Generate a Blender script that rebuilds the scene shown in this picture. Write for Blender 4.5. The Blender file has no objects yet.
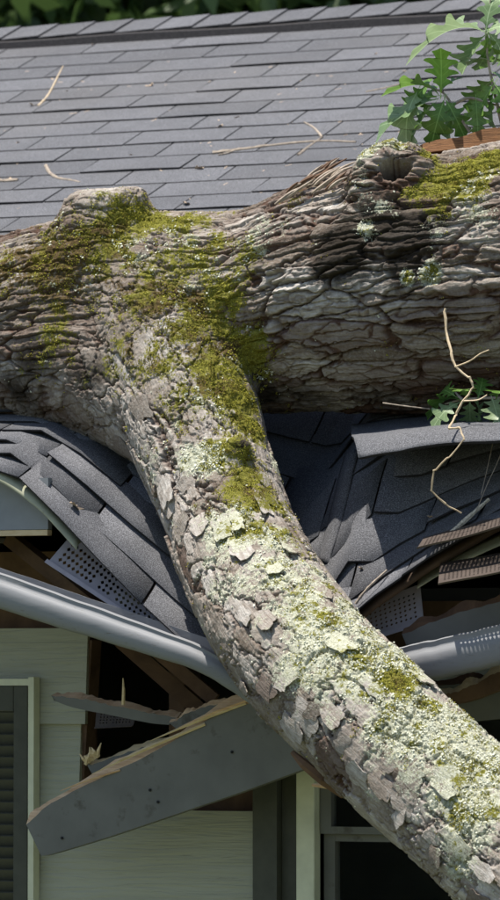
import bpy, bmesh, math, random
import numpy as np
from mathutils import Vector, Matrix
from mathutils.bvhtree import BVHTree

R = math.radians
scene = bpy.context.scene
col = scene.collection
rng = random.Random(7)
nrg = np.random.default_rng(11)

# ------------------------------------------------------------------ camera
YAW, PITCH, FPX, DIST = R(24.0), math.atan(240 / 4760.0), 4760.0, 10.2
ZC = 2.3                                   # eye height above the lawn
CAM = Vector((DIST * math.sin(YAW), -DIST * math.cos(YAW), ZC))
FWD = Vector((-math.sin(YAW) * math.cos(PITCH), math.cos(YAW) * math.cos(PITCH), math.sin(PITCH)))
RIGHT = Vector((math.cos(YAW), math.sin(YAW), 0))
UP = RIGHT.cross(FWD)
cam_d = bpy.data.cameras.new('camera')
cam = bpy.data.objects.new('camera', cam_d)
col.objects.link(cam)
cam.location = CAM
cam.rotation_euler = Matrix((RIGHT, UP, -FWD)).transposed().to_euler()
cam_d.sensor_fit = 'VERTICAL'
cam_d.sensor_height = 36
cam_d.lens = 36 * FPX / 900
cam_d.clip_end = 400
cam_d.dof.use_dof = True
cam_d.dof.focus_distance = 10.25
cam_d.dof.aperture_fstop = 10.0
scene.camera = cam

# ------------------------------------------------------------------ light
SUN_EL, SUN_AZ = R(76), R(242)              # azimuth clockwise from +Y
TO_SUN = Vector((math.sin(SUN_AZ) * math.cos(SUN_EL), math.cos(SUN_AZ) * math.cos(SUN_EL), math.sin(SUN_EL)))
world = bpy.data.worlds.new('World')
scene.world = world
world.use_nodes = True
wn = world.node_tree.nodes
wl = world.node_tree.links
sky = wn.new('ShaderNodeTexSky')
sky.sky_type = 'NISHITA'
sky.sun_disc = False
sky.sun_elevation = SUN_EL
sky.sun_rotation = SUN_AZ
wl.new(sky.outputs[0], wn['Background'].inputs[0])
wn['Background'].inputs[1].default_value = 0.10
sun_d = bpy.data.lights.new('sun', 'SUN')
sun_d.energy = 5.0
sun_d.angle = R(0.5)
sun_d.color = (1.0, 0.955, 0.88)
sun = bpy.data.objects.new('sun', sun_d)
col.objects.link(sun)
sun.rotation_euler = TO_SUN.to_track_quat('Z', 'Y').to_euler()
scene.view_settings.view_transform = 'Standard'
scene.view_settings.look = 'None'
scene.view_settings.gamma = 1
scene.view_settings.exposure = 0.6
scene.cycles.use_denoising = True
scene.cycles.max_bounces = 7

# ------------------------------------------------------------------ measuring helpers
def ray(X, Y):
    return (FWD * FPX + RIGHT * (X - 250) + UP * (450 - Y)).normalized()

def at(X, Y, y):
    """world point seen at photo pixel X,Y on the vertical plane at world depth y"""
    d = ray(X, Y)
    return CAM + d * ((y - CAM.y) / d.y)

def project(p):
    v = Vector(p) - CAM
    k = FPX / v.dot(FWD)
    return 250 + v.dot(RIGHT) * k, 450 - v.dot(UP) * k

# ------------------------------------------------------------------ object helpers
def link(name, me, mat=None, parent=None):
    o = bpy.data.objects.new(name, me)
    col.objects.link(o)
    if mat is not None:
        for m in (mat if isinstance(mat, (list, tuple)) else [mat]):
            me.materials.append(m)
    if parent is not None:
        o.parent = parent
    return o

def empty(name, loc=(0, 0, 0)):
    o = bpy.data.objects.new(name, None)
    o.location = loc
    o.empty_display_size = 0.1
    col.objects.link(o)
    return o

def tag(o, label=None, cat=None, group=None, kind=None):
    if label: o['label'] = label
    if cat: o['category'] = cat
    if group: o['group'] = group
    if kind: o['kind'] = kind
    return o

def mesh(name, verts, faces, smooth=False, mats=None):
    me = bpy.data.meshes.new(name)
    me.from_pydata([tuple(v) for v in verts], [], [tuple(f) for f in faces])
    if mats is not None:
        me.polygons.foreach_set('material_index', mats)
    if smooth:
        me.polygons.foreach_set('use_smooth', [True] * len(me.polygons))
    me.update()
    return me

def box_data(c, sx, sy, sz, ax=(1, 0, 0), ay=(0, 1, 0), az=(0, 0, 1)):
    c, ax, ay, az = Vector(c), Vector(ax), Vector(ay), Vector(az)
    v = [c + ax * (i * sx / 2) + ay * (j * sy / 2) + az * (k * sz / 2)
         for k in (-1, 1) for j in (-1, 1) for i in (-1, 1)]
    f = [(0, 2, 3, 1), (4, 5, 7, 6), (0, 1, 5, 4), (2, 6, 7, 3), (0, 4, 6, 2), (1, 3, 7, 5)]
    return v, f

def box(name, lo, hi, mat, parent=None, bevel=0.0):
    lo, hi = Vector(lo), Vector(hi)
    s = hi - lo
    v, f = box_data((lo + hi) / 2, s.x, s.y, s.z)
    me = mesh(name, v, f)
    o = link(name, me, mat, parent)
    if bevel:
        m = o.modifiers.new('bevel', 'BEVEL'); m.width = bevel; m.segments = 2
    return o

def catmull(pts, n):
    """pts: list of tuples; returns n samples of a Catmull-Rom curve, evenly spaced in parameter"""
    P = np.array(pts, float)
    P = np.vstack([2 * P[0] - P[1], P, 2 * P[-1] - P[-2]])
    out = []
    m = len(P) - 3
    for i in range(n):
        u = i / (n - 1) * m
        k = min(int(u), m - 1); t = u - k
        a, b, c, d = P[k], P[k + 1], P[k + 2], P[k + 3]
        out.append(0.5 * (2 * b + (c - a) * t + (2 * a - 5 * b + 4 * c - d) * t * t + (3 * b - a - 3 * c + d) * t ** 3))
    return np.array(out)

def tube_data(pts, radii, n=8, cap=True, squash=None):
    P = [Vector(p) for p in pts]
    m = len(P)
    T = [(P[min(i + 1, m - 1)] - P[max(i - 1, 0)]).normalized() for i in range(m)]
    ref = Vector((0, 0, 1)) if abs(T[0].z) < 0.9 else Vector((1, 0, 0))
    u = T[0].cross(ref).normalized()
    V, F = [], []
    for i in range(m):
        u = (u - T[i] * u.dot(T[i])).normalized()
        w = T[i].cross(u)
        for k in range(n):
            a = 2 * math.pi * k / n
            V.append(P[i] + (u * math.cos(a) + w * math.sin(a)) * radii[i])
    for i in range(m - 1):
        for k in range(n):
            F.append((i * n + k, i * n + (k + 1) % n, (i + 1) * n + (k + 1) % n, (i + 1) * n + k))
    if cap:
        F.append(tuple(range(n))[::-1])
        F.append(tuple((m - 1) * n + k for k in range(n)))
    return V, F

def join(parts):
    V, F = [], []
    for v, f in parts:
        o = len(V)
        V += list(v)
        F += [tuple(i + o for i in q) for q in f]
    return V, F

# ------------------------------------------------------------------ numpy noise
def _h(ix, iy, iz, s):
    n = (ix * 374761393 + iy * 668265263 + iz * 2147483647 * 3 + s * 974711) & 0xFFFFFFFF
    n = ((n ^ (n >> 13)) * 1274126177) & 0xFFFFFFFF
    n = ((n ^ (n >> 16)) * 2246822519) & 0xFFFFFFFF
    return (n ^ (n >> 15)) & 0xFFFFFFFF

def hashf(ix, iy, iz, s):
    return _h(ix, iy, iz, s).astype(np.float32) / np.float32(4294967295.0)

def vnoise(P, s=0):
    I = np.floor(P).astype(np.int64)
    f = (P - I).astype(np.float32)
    u = f * f * f * (f * (f * 6 - 15) + 10)
    r = 0
    for dx in (0, 1):
        wx = u[:, 0] if dx else 1 - u[:, 0]
        for dy in (0, 1):
            wy = u[:, 1] if dy else 1 - u[:, 1]
            for dz in (0, 1):
                wz = u[:, 2] if dz else 1 - u[:, 2]
                r = r + wx * wy * wz * hashf(I[:, 0] + dx, I[:, 1] + dy, I[:, 2] + dz, s)
    return r * 2 - 1

def fbm(P, oct=4, s=0, gain=0.5):
    r, a, t = 0, 1.0, 0
    for k in range(oct):
        r = r + a * vnoise(P * (2.03 ** k) + 17.3 * k, s + k)
        t += a
        a *= gain
    return r / t

def worley(P, s=0):
    """F1, F2, three randoms of the nearest cell, offset to its seed"""
    I = np.floor(P).astype(np.int64)
    f = (P - I).astype(np.float32)
    n = len(P)
    F1 = np.full(n, 9, np.float32); F2 = np.full(n, 9, np.float32)
    V1 = np.zeros((n, 3), np.float32)
    C1 = np.zeros((n, 3), np.int64)
    for dx in (-1, 0, 1):
        for dy in (-1, 0, 1):
            for dz in (-1, 0, 1):
                cx, cy, cz = I[:, 0] + dx, I[:, 1] + dy, I[:, 2] + dz
                v = np.stack([dx + hashf(cx, cy, cz, s) - f[:, 0], dy + hashf(cx, cy, cz, s + 1) - f[:, 1],
                              dz + hashf(cx, cy, cz, s + 2) - f[:, 2]], 1)
                d = (v * v).sum(1)
                new = d < F1
                F2 = np.where(new, F1, np.minimum(F2, d))
                F1 = np.where(new, d, F1)
                V1[new] = v[new]
                C1[new] = np.stack([cx, cy, cz], 1)[new]
    r = [hashf(C1[:, 0], C1[:, 1], C1[:, 2], s + 10 + k) for k in range(3)]
    return np.sqrt(F1), np.sqrt(F2), r, V1

def sstep(a, b, x):
    t = np.clip((x - a) / (b - a), 0, 1)
    return t * t * (3 - 2 * t)

# ------------------------------------------------------------------ material helpers
class NT:
    def __init__(self, name):
        self.m = bpy.data.materials.new(name)
        self.m.use_nodes = True
        self.t = self.m.node_tree
        self.b = self.t.nodes['Principled BSDF']
        self.b.inputs['Roughness'].default_value = 0.8
        self.b.inputs['Specular IOR Level'].default_value = 0.3
        self.out = self.t.nodes['Material Output']
    def n(self, typ, **kw):
        nd = self.t.nodes.new(typ)
        for k, v in kw.items():
            if k.startswith('i_'):
                nd.inputs[k[2:].replace('_', ' ')].default_value = v
            else:
                setattr(nd, k, v)
        return nd
    def l(self, a, b):
        self.t.links.new(a, b)
    def coord(self, scale=(1, 1, 1), kind='Object', rot=(0, 0, 0)):
        c = self.n('ShaderNodeTexCoord'); m = self.n('ShaderNodeMapping')
        m.inputs['Scale'].default_value = scale
        m.inputs['Rotation'].default_value = rot
        self.l(c.outputs[kind], m.inputs[0])
        return m.outputs[0]
    def noise(self, scale, detail=4, rough=0.55, co=None, dist=0.0):
        nd = self.n('ShaderNodeTexNoise')
        nd.inputs['Scale'].default_value = scale
        nd.inputs['Detail'].default_value = detail
        nd.inputs['Roughness'].default_value = rough
        nd.inputs['Distortion'].default_value = dist
        if co is not None: self.l(co, nd.inputs['Vector'])
        return nd.outputs[0]
    def ramp(self, fac, stops, interp='LINEAR'):
        r = self.n('ShaderNodeValToRGB')
        e = r.color_ramp.elements
        r.color_ramp.interpolation = interp
        while len(e) < len(stops): e.new(0.5)
        for q, (p, c) in zip(e, stops):
            q.position = p
            q.color = (c, c, c, 1) if isinstance(c, (int, float)) else (*c, 1)
        self.l(fac, r.inputs[0])
        return r.outputs[0]
    def mix(self, fac, a, b, mode='MIX'):
        m = self.n('ShaderNodeMix', data_type='RGBA', blend_type=mode)
        for i, v in ((0, fac), (6, a), (7, b)):
            s = m.inputs[i]
            if hasattr(v, 'links'): self.l(v, s)
            elif isinstance(v, (int, float)): s.default_value = v if i == 0 else (v, v, v, 1)
            else: s.default_value = (*v, 1)
        return m.outputs[2]
    def math(self, op, a, b=0.0, clamp=False):
        m = self.n('ShaderNodeMath', operation=op, use_clamp=clamp)
        for s, v in ((m.inputs[0], a), (m.inputs[1], b)):
            if hasattr(v, 'links'): self.l(v, s)
            else: s.default_value = v
        return m.outputs[0]
    def bump(self, h, strength=0.5, dist=0.01, prev=None):
        b = self.n('ShaderNodeBump')
        b.inputs['Strength'].default_value = strength
        b.inputs['Distance'].default_value = dist
        self.l(h, b.inputs['Height'])
        if prev is not None: self.l(prev, b.inputs['Normal'])
        return b.outputs[0]
    def color(self, c):
        if hasattr(c, 'links'): self.l(c, self.b.inputs['Base Color'])
        else: self.b.inputs['Base Color'].default_value = (*c, 1)
    def normal(self, n): self.l(n, self.b.inputs['Normal'])
    def set(self, **kw):
        for k, v in kw.items():
            self.b.inputs[k.replace('_', ' ')].default_value = v
    def rand(self):
        return self.n('ShaderNodeObjectInfo').outputs['Random']

def mat_shingle():
    t = NT('asphalt_shingle')
    co = t.coord(kind='Object')
    geo = t.n('ShaderNodeNewGeometry').outputs['Position']
    g = t.noise(420, 2, 0.7, geo)
    big = t.noise(5, 4, 0.6, geo)
    base = t.ramp(g, [(0.3, (0.028, 0.028, 0.031)), (0.5, (0.090, 0.091, 0.099)), (0.72, (0.245, 0.246, 0.262))])
    tone = t.math('ADD', t.math('MULTIPLY', t.rand(), 0.28), 0.84)
    tone = t.math('MULTIPLY', tone, t.math('ADD', t.math('MULTIPLY', big, 0.5), 0.75))
    cc = t.n('ShaderNodeCombineColor')
    for k in range(3): t.l(tone, cc.inputs[k])
    c = t.mix(1.0, base, cc.outputs[0], 'MULTIPLY')
    warm = t.ramp(t.noise(2.2, 3, 0.6, geo), [(0.45, 0), (0.75, 1)])
    c = t.mix(t.math('MULTIPLY', warm, 0.25), c, (0.12, 0.11, 0.10))
    t.color(c)
    t.normal(t.bump(g, 0.5, 0.002))
    t.set(Roughness=0.85)
    return t.m

def mat_plain(name, colr, var=0.25, scale=30, rough=0.7, bump=0.2, dist=0.002, dirt=None, spec=0.3, stretch=(1, 1, 1)):
    t = NT(name)
    geo = t.coord(stretch)
    n1 = t.noise(scale, 5, 0.6, geo)
    c = t.mix(t.ramp(n1, [(0.3, 0), (0.7, 1)]), tuple(x * (1 - var) for x in colr), tuple(min(1, x * (1 + var)) for x in colr))
    if dirt:
        d = t.ramp(t.noise(dirt[1], 6, 0.65, t.coord()), [(dirt[2], 0), (dirt[2] + 0.12, 1)])
        c = t.mix(d, c, dirt[0])
    t.color(c)
    t.set(Roughness=rough, Specular_IOR_Level=spec)
    if bump: t.normal(t.bump(n1, bump, dist))
    return t.m

def mat_siding():
    t = NT('olive_painted_siding')
    co = t.coord((4.5, 1, 75))
    w = t.noise(1.0, 3, 0.55, co, 1.2)
    n = t.noise(60, 4, 0.6)
    c = t.mix(t.noise(3, 4, 0.6), (0.37, 0.365, 0.275), (0.47, 0.462, 0.36))
    c = t.mix(t.math('MULTIPLY', t.ramp(t.noise(26, 5, 0.7), [(0.62, 0), (0.72, 1)]), 0.45), c, (0.13, 0.13, 0.085))
    t.color(c)
    b = t.bump(t.ramp(w, [(0.36, 0), (0.60, 1)]), 0.5, 0.004)
    t.normal(t.bump(n, 0.15, 0.001, b))
    t.set(Roughness=0.6)
    return t.m

def mat_wood(name, a, b, scale=(2, 40, 40)):
    t = NT(name)
    co = t.coord(scale)
    n = t.noise(3, 6, 0.65, co, 0.6)
    c = t.ramp(n, [(0.25, a), (0.75, b)])
    t.color(c)
    t.normal(t.bump(n, 0.5, 0.004))
    t.set(Roughness=0.8)
    return t.m

def mat_leaf(name, a, b, trans=0.35, veins=True):
    t = NT(name)
    c = t.mix(t.rand(), a, b)
    c = t.mix(t.ramp(t.noise(4, 3), [(0.35, 0), (0.7, 0.6)]), c, tuple(x * 0.7 for x in a))
    sx = t.n('ShaderNodeSeparateXYZ'); t.l(t.coord(), sx.inputs[0])
    ax_ = t.math('ABSOLUTE', sx.outputs[0])
    side = t.math('PINGPONG', t.math('SUBTRACT', sx.outputs[1], t.math('MULTIPLY', ax_, 0.9)), 0.085)
    vein = t.math('MAXIMUM', t.math('LESS_THAN', ax_, 0.012), t.math('MULTIPLY', t.math('LESS_THAN', side, 0.007), 0.6))
    if veins: c = t.mix(t.math('MULTIPLY', vein, 0.55), c, tuple(min(1, x * 1.6 + .06) for x in b))
    t.color(c)
    t.set(Roughness=0.4, Specular_IOR_Level=0.5)
    tr = t.n('ShaderNodeBsdfTranslucent')
    t.l(c, tr.inputs[0])
    mx = t.n('ShaderNodeMixShader')
    mx.inputs[0].default_value = trans
    t.l(t.b.outputs[0], mx.inputs[1]); t.l(tr.outputs[0], mx.inputs[2])
    t.l(mx.outputs[0], t.out.inputs[0])
    return t.m

def mat_bark():
    t = NT('flaky_oak_bark')
    geo = t.n('ShaderNodeNewGeometry').outputs['Position']
    a1 = t.n('ShaderNodeAttribute', attribute_name='cover')      # moss, lichen, damp marks with painted underside shade
    a2 = t.n('ShaderNodeAttribute', attribute_name='plate')      # plate tone, bare brown bark plus painted crevice shade, browned moss
    s1 = t.n('ShaderNodeSeparateColor'); t.l(a1.outputs['Color'], s1.inputs[0])
    s2 = t.n('ShaderNodeSeparateColor'); t.l(a2.outputs['Color'], s2.inputs[0])
    moss, lich, stain_shade = s1.outputs
    tone, inner_shade, brown = s2.outputs
    fine = t.noise(160, 5, 0.7, geo)
    mid = t.noise(38, 5, 0.65, geo)
    bark = t.ramp(tone, [(0.0, (0.07, 0.05, 0.036)), (0.3, (0.17, 0.135, 0.105)), (0.6, (0.38, 0.335, 0.29)), (1.0, (0.60, 0.56, 0.51))])
    ga = t.n('ShaderNodeAttribute', attribute_name='grain')
    mp = t.n('ShaderNodeMapping'); mp.inputs['Scale'].default_value = (14, 150, 150)
    t.l(ga.outputs['Vector'], mp.inputs[0])
    fib = t.noise(1.0, 5, 0.65, mp.outputs[0], 0.8)
    bark = t.mix(t.ramp(fib, [(0.38, 0.55), (0.56, 0.0)]), bark, (0.15, 0.11, 0.08))
    bark = t.mix(t.ramp(mid, [(0.40, 0.0), (0.70, 0.6)]), bark, (0.21, 0.165, 0.125))
    bark = t.mix(t.ramp(fine, [(0.45, 0.0), (0.75, 0.32)]), bark, (0.62, 0.58, 0.53))
    inner_shade_c = t.mix(fine, (0.035, 0.02, 0.013), (0.15, 0.085, 0.06))  # bare brown bark, also painted into the cracks as crevice shade
    bark = t.mix(inner_shade, bark, inner_shade_c)
    bark = t.mix(t.ramp(t.math('ADD', stain_shade, t.math('MULTIPLY', t.math('SUBTRACT', mid, 0.5), 0.5)), [(0.22, 0.0), (0.62, 0.93)]), bark, t.mix(fine, (0.008, 0.006, 0.004), (0.04, 0.03, 0.021)))
    # crusty lichen
    ln = t.noise(75, 5, 0.7, geo)
    lf = t.math('SUBTRACT', t.math('ADD', lich, t.math('ADD', t.math('MULTIPLY', ln, 0.9), t.math('MULTIPLY', t.noise(210, 4, 0.7, geo), 1.0))), 1.40)
    lf = t.ramp(t.math('MULTIPLY', lf, 5.0), [(0.0, 0), (0.5, 1)])
    lc = t.ramp(t.noise(230, 4, 0.75, geo), [(0.32, (0.25, 0.24, 0.16)), (0.48, (0.46, 0.46, 0.34)), (0.68, (0.64, 0.64, 0.52))])
    c = t.mix(lf, bark, lc)
    # moss
    mn = t.noise(62, 6, 0.72, geo)
    mf = t.math('SUBTRACT', t.math('ADD', t.math('MULTIPLY', moss, 0.9), t.math('ADD', t.math('ADD', t.math('MULTIPLY', mn, 1.2), t.math('MULTIPLY', t.noise(150, 4, 0.7, geo), 1.1)), t.math('MULTIPLY', t.noise(25, 4, 0.6, geo), 0.6))), 1.83)
    mf = t.ramp(t.math('MULTIPLY', mf, 4.0), [(0.0, 0), (0.6, 1)])
    mv = t.noise(300, 4, 0.75, geo)
    green = t.ramp(mv, [(0.28, (0.05, 0.05, 0.01)), (0.5, (0.20, 0.19, 0.028)), (0.75, (0.42, 0.39, 0.09))])
    rust = t.ramp(mv, [(0.28, (0.04, 0.025, 0.012)), (0.55, (0.13, 0.085, 0.035)), (0.78, (0.24, 0.19, 0.08))])
    bm = t.ramp(t.math('ADD', brown, t.math('MULTIPLY', t.math('SUBTRACT', t.noise(24, 4, 0.6, geo), 0.5), 1.6)), [(0.42, 0), (0.70, 0.95)])
    c = t.mix(mf, c, t.mix(bm, green, rust))
    t.color(c)
    h = t.mix(mf, t.mix(lf, mid, ln), mv)
    b = t.bump(h, 0.75, 0.006)
    b = t.bump(fib, 0.8, 0.005, b)
    t.normal(t.bump(fine, 0.6, 0.0025, b))
    t.set(Roughness=0.9, Specular_IOR_Level=0.15)
    return t.m

def mat_gutter():
    t = NT('grey_enamel_gutter')
    n = t.noise(8, 5, 0.6)
    c = t.mix(n, (0.20, 0.203, 0.21), (0.27, 0.272, 0.278))
    sp = t.ramp(t.noise(90, 4, 0.7), [(0.60, 0), (0.70, 1)])
    c = t.mix(t.math('MULTIPLY', sp, 0.6), c, (0.14, 0.12, 0.09))
    t.color(c)
    t.set(Roughness=0.58, Specular_IOR_Level=0.25)
    t.normal(t.bump(t.noise(14, 3), 0.25, 0.004))
    return t.m

M = {}
M['shingle'] = mat_shingle()
M['asphalt_edge'] = mat_plain('cut_asphalt_edge', (0.018, 0.017, 0.018), 0.3, 200, 0.8, 0)
M['deck'] = mat_wood('brown_roof_decking', (0.045, 0.028, 0.018), (0.12, 0.075, 0.045), (3, 3, 3))
M['vent'] = mat_plain('black_ridge_vent', (0.03, 0.027, 0.028), 0.4, 120, 0.7, 0.4)
M['siding'] = mat_siding()
M['trim'] = mat_plain('pale_green_trim', (0.70, 0.69, 0.50), 0.12, 14, 0.55, 0.1)
M['shutter'] = mat_plain('dark_green_shutter', (0.075, 0.074, 0.055), 0.15, 25, 0.55, 0.1, dirt=((0.12, 0.115, 0.09), 18, 0.68))
M['fascia'] = mat_plain('grey_painted_board', (0.165, 0.16, 0.14), 0.14, 9, 0.6, 0.12, dirt=((0.09, 0.08, 0.062), 16, 0.58), stretch=(1, 1, 1))
M['blueboard'] = mat_plain('blue_grey_painted_board', (0.27, 0.28, 0.28), 0.08, 20, 0.6, 0.1)
M['drip'] = mat_plain('pale_olive_metal', (0.36, 0.36, 0.25), 0.15, 20, 0.5, 0.05, dirt=((0.2, 0.17, 0.12), 30, 0.62))
M['raw'] = mat_wood('fresh_split_wood', (0.52, 0.29, 0.15), (0.90, 0.66, 0.42), (3, 3, 60))
M['rawpale'] = mat_wood('pale_splintered_wood', (0.55, 0.40, 0.2), (0.85, 0.68, 0.42), (6, 6, 30))
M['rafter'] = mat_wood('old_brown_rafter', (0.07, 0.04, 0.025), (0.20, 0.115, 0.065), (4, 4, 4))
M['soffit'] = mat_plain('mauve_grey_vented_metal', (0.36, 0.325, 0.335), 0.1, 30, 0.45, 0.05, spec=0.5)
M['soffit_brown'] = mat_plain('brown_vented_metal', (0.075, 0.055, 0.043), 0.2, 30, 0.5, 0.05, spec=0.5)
M['gutter'] = mat_gutter()
M['grit'] = mat_plain('gutter_grit', (0.55, 0.48, 0.36), 0.5, 260, 0.9, 0.6)
M['bark'] = mat_bark()
def mat_tuft(name, stops, sc):
    t = NT(name)
    geo = t.n('ShaderNodeNewGeometry').outputs['Position']
    n = t.mix(0.5, t.noise(sc, 3, 0.7, geo), t.noise(sc / 9, 4, 0.6, geo))
    t.color(t.ramp(n, stops))
    t.set(Roughness=0.9, Specular_IOR_Level=0.1)
    return t.m
M['moss'] = mat_tuft('moss_shoots', [(0.36, (0.12, 0.075, 0.03)), (0.44, (0.20, 0.155, 0.035)), (0.51, (0.34, 0.32, 0.04)), (0.64, (0.60, 0.56, 0.11))], 260)
M['lichen'] = mat_tuft('lichen_scales', [(0.36, (0.38, 0.38, 0.28)), (0.5, (0.60, 0.61, 0.48)), (0.64, (0.78, 0.78, 0.66))], 260)
M['twig'] = mat_plain('dry_twig', (0.34, 0.28, 0.22), 0.35, 90, 0.85, 0.4)
M['vine'] = mat_plain('pale_peeled_twig', (0.55, 0.43, 0.28), 0.3, 60, 0.6, 0.3)
M['litter'] = mat_plain('dry_leaf', (0.52, 0.40, 0.29), 0.35, 120, 0.85, 0.3)
M['leaf'] = mat_leaf('oak_leaf', (0.09, 0.20, 0.032), (0.19, 0.33, 0.065))
M['leaf_fresh'] = mat_leaf('fresh_oak_leaf', (0.17, 0.36, 0.03), (0.25, 0.44, 0.05), 0.45)
M['leaf_pale'] = mat_leaf('pale_leaf_underside', (0.22, 0.33, 0.14), (0.36, 0.46, 0.25), 0.4)
M['treeleaf'] = mat_leaf('woodland_leaf', (0.055, 0.10, 0.028), (0.10, 0.165, 0.045), 0.4, False)
M['bgtrunk'] = mat_plain('woodland_trunk', (0.11, 0.085, 0.065), 0.3, 8, 0.9, 0.5, 0.02)
M['grass'] = mat_plain('lawn', (0.075, 0.085, 0.04), 0.4, 6, 0.9, 0.4, 0.02)
M['torn'] = mat_wood('torn_oak_wood', (0.05, 0.02, 0.009), (0.33, 0.155, 0.06), (6, 90, 120))
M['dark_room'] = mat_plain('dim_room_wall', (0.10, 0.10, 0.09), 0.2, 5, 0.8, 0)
def mat_glass():
    t = NT('window_glass')
    t.color((0.9, 0.93, 0.92))
    t.set(Roughness=0.02, Transmission_Weight=1.0, IOR=1.02, Specular_IOR_Level=0.5)
    return t.m
M['glass'] = mat_glass()

# ------------------------------------------------------------------ ground
def ground():
    n = 40
    V, F = [], []
    for j in range(n + 1):
        for i in range(n + 1):
            x = (i / n - 0.5); y = (j / n - 0.5)
            x = math.copysign(abs(x * 2) ** 2.2, x) * 160; y = math.copysign(abs(y * 2) ** 2.2, y) * 160
            V.append((x, y, 0.04 * math.sin(x * 0.9) * math.cos(y * 0.7)))
    for j in range(n):
        for i in range(n):
            a = j * (n + 1) + i
            F.append((a, a + 1, a + n + 2, a + n + 1))
    tag(link('lawn', mesh('lawn', V, F, True), M['grass']), kind='structure')
ground()

# ------------------------------------------------------------------ house: roof surface
TH = R(22.5)
TAN, COS, SIN = math.tan(TH), math.cos(TH), math.sin(TH)
ZE = ZC + 0.495
YR = 3.63                                   # ridge depth behind the eave edge
TMAX = YR / COS
WY = 0.36                                   # front of the wall
_ev = [(-60, 452), (0, 464), (30, 484), (79, 535), (120, 577), (165, 622), (195, 650), (245, 690), (290, 680), (330, 640), (365, 606), (430, 561), (500, 520), (600, 492), (720, 478)]
_ex, _ed = [], []
for X, Y in _ev:
    p = at(X, Y, 0.0)
    _ex.append(p.x); _ed.append(max(0.0, ZE - p.z))
_ex = [-3.3, -1.1] + _ex + [1.9, 3.3]; _ed = [0, 0] + _ed + [0, 0]

def crease(x, t):
    # buckled rib running from under the trunk to the broken eave
    ax, at_, bx, bt = 0.222, 0.30, 0.155, 0.04
    dx, dt = bx - ax, bt - at_
    L2 = dx * dx + dt * dt
    k = min(1.15, max(-0.15, ((x - ax) * dx + (t - at_) * dt) / L2))
    d = math.hypot(x - ax - k * dx, t - at_ - k * dt)
    return 0.045 * math.exp(-(d / 0.035) ** 2)

def dent(x, t):
    d0 = float(np.interp(x, _ex, _ed))
    side = float(sstep(-0.05, 0.12, x))
    t = max(t, 0)
    lin = max(0.0, 1 - 1.28 * t) if t < 0.5 else 0.36 * math.exp(-((t - 0.5) / 0.3) ** 1.5)
    d = d0 * ((1 - side) * lin + side * math.exp(-(t / 0.30) ** 1.8))
    inside = 1 / (1 + math.exp(-(x + 1.0) * 9)) * 1 / (1 + math.exp((x - 1.1) * 9))
    d += 0.04 * math.exp(-((t - 0.6) / 0.2) ** 2) * inside
    if x > 0.05: d -= crease(x, t)
    return d

def S(x, t, off=0.0):
    """point of the front roof slope at x along the eave and t up the slope, off above the deck"""
    y, z = t * COS, ZE + t * SIN
    if t < 1.3: z -= dent(x, t)
    if off:
        return Vector((x, y - SIN * off, z + COS * off))
    return Vector((x, y, z))

def roof_hit(X, Y, off=0.0):
    d = ray(X, Y)
    k = 9.0
    while k < 16:
        p = CAM + d * k
        if p.y > 0 and p.z < S(p.x, p.y / COS, off).z: break
        k += 0.004
    return p

house = empty('house', (0, 0, 0))
tag(house, 'grey shingled house with olive siding, its eave crushed under the fallen tree', 'house')

XL, XR = -3.3, 3.3
def deck():
    xs = list(np.linspace(XL, -1.2, 6)) + list(np.linspace(-1.1, 1.3, 72)) + list(np.linspace(1.4, XR, 6))
    ts = list(np.linspace(0.012, 1.3, 36)) + list(np.linspace(1.5, TMAX, 8))
    V, F = [], []
    nx, nt = len(xs), len(ts)
    for off in (-0.010, -0.024):
        for t in ts:
            for x in xs: V.append(S(x, t, off))
    N = nx * nt
    for j in range(nt - 1):
        for i in range(nx - 1):
            a = j * nx + i
            F.append((a, a + 1, a + nx + 1, a + nx))
            F.append((N + a, N + a + nx, N + a + nx + 1, N + a + 1))
    for i in range(nx - 1): F.append((i, N + i, N + i + 1, i + 1))
    # rear slope
    o = len(V)
    V += [(XL, YR, ZE + YR * TAN - 0.01), (XR, YR, ZE + YR * TAN - 0.01), (XR, 2 * YR, ZE - 0.01), (XL, 2 * YR, ZE - 0.01)]
    F.append((o, o + 1, o + 2, o + 3))
    return link('roof', mesh('roof', V, F, True), M['deck'], house)
roof = deck()

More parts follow.
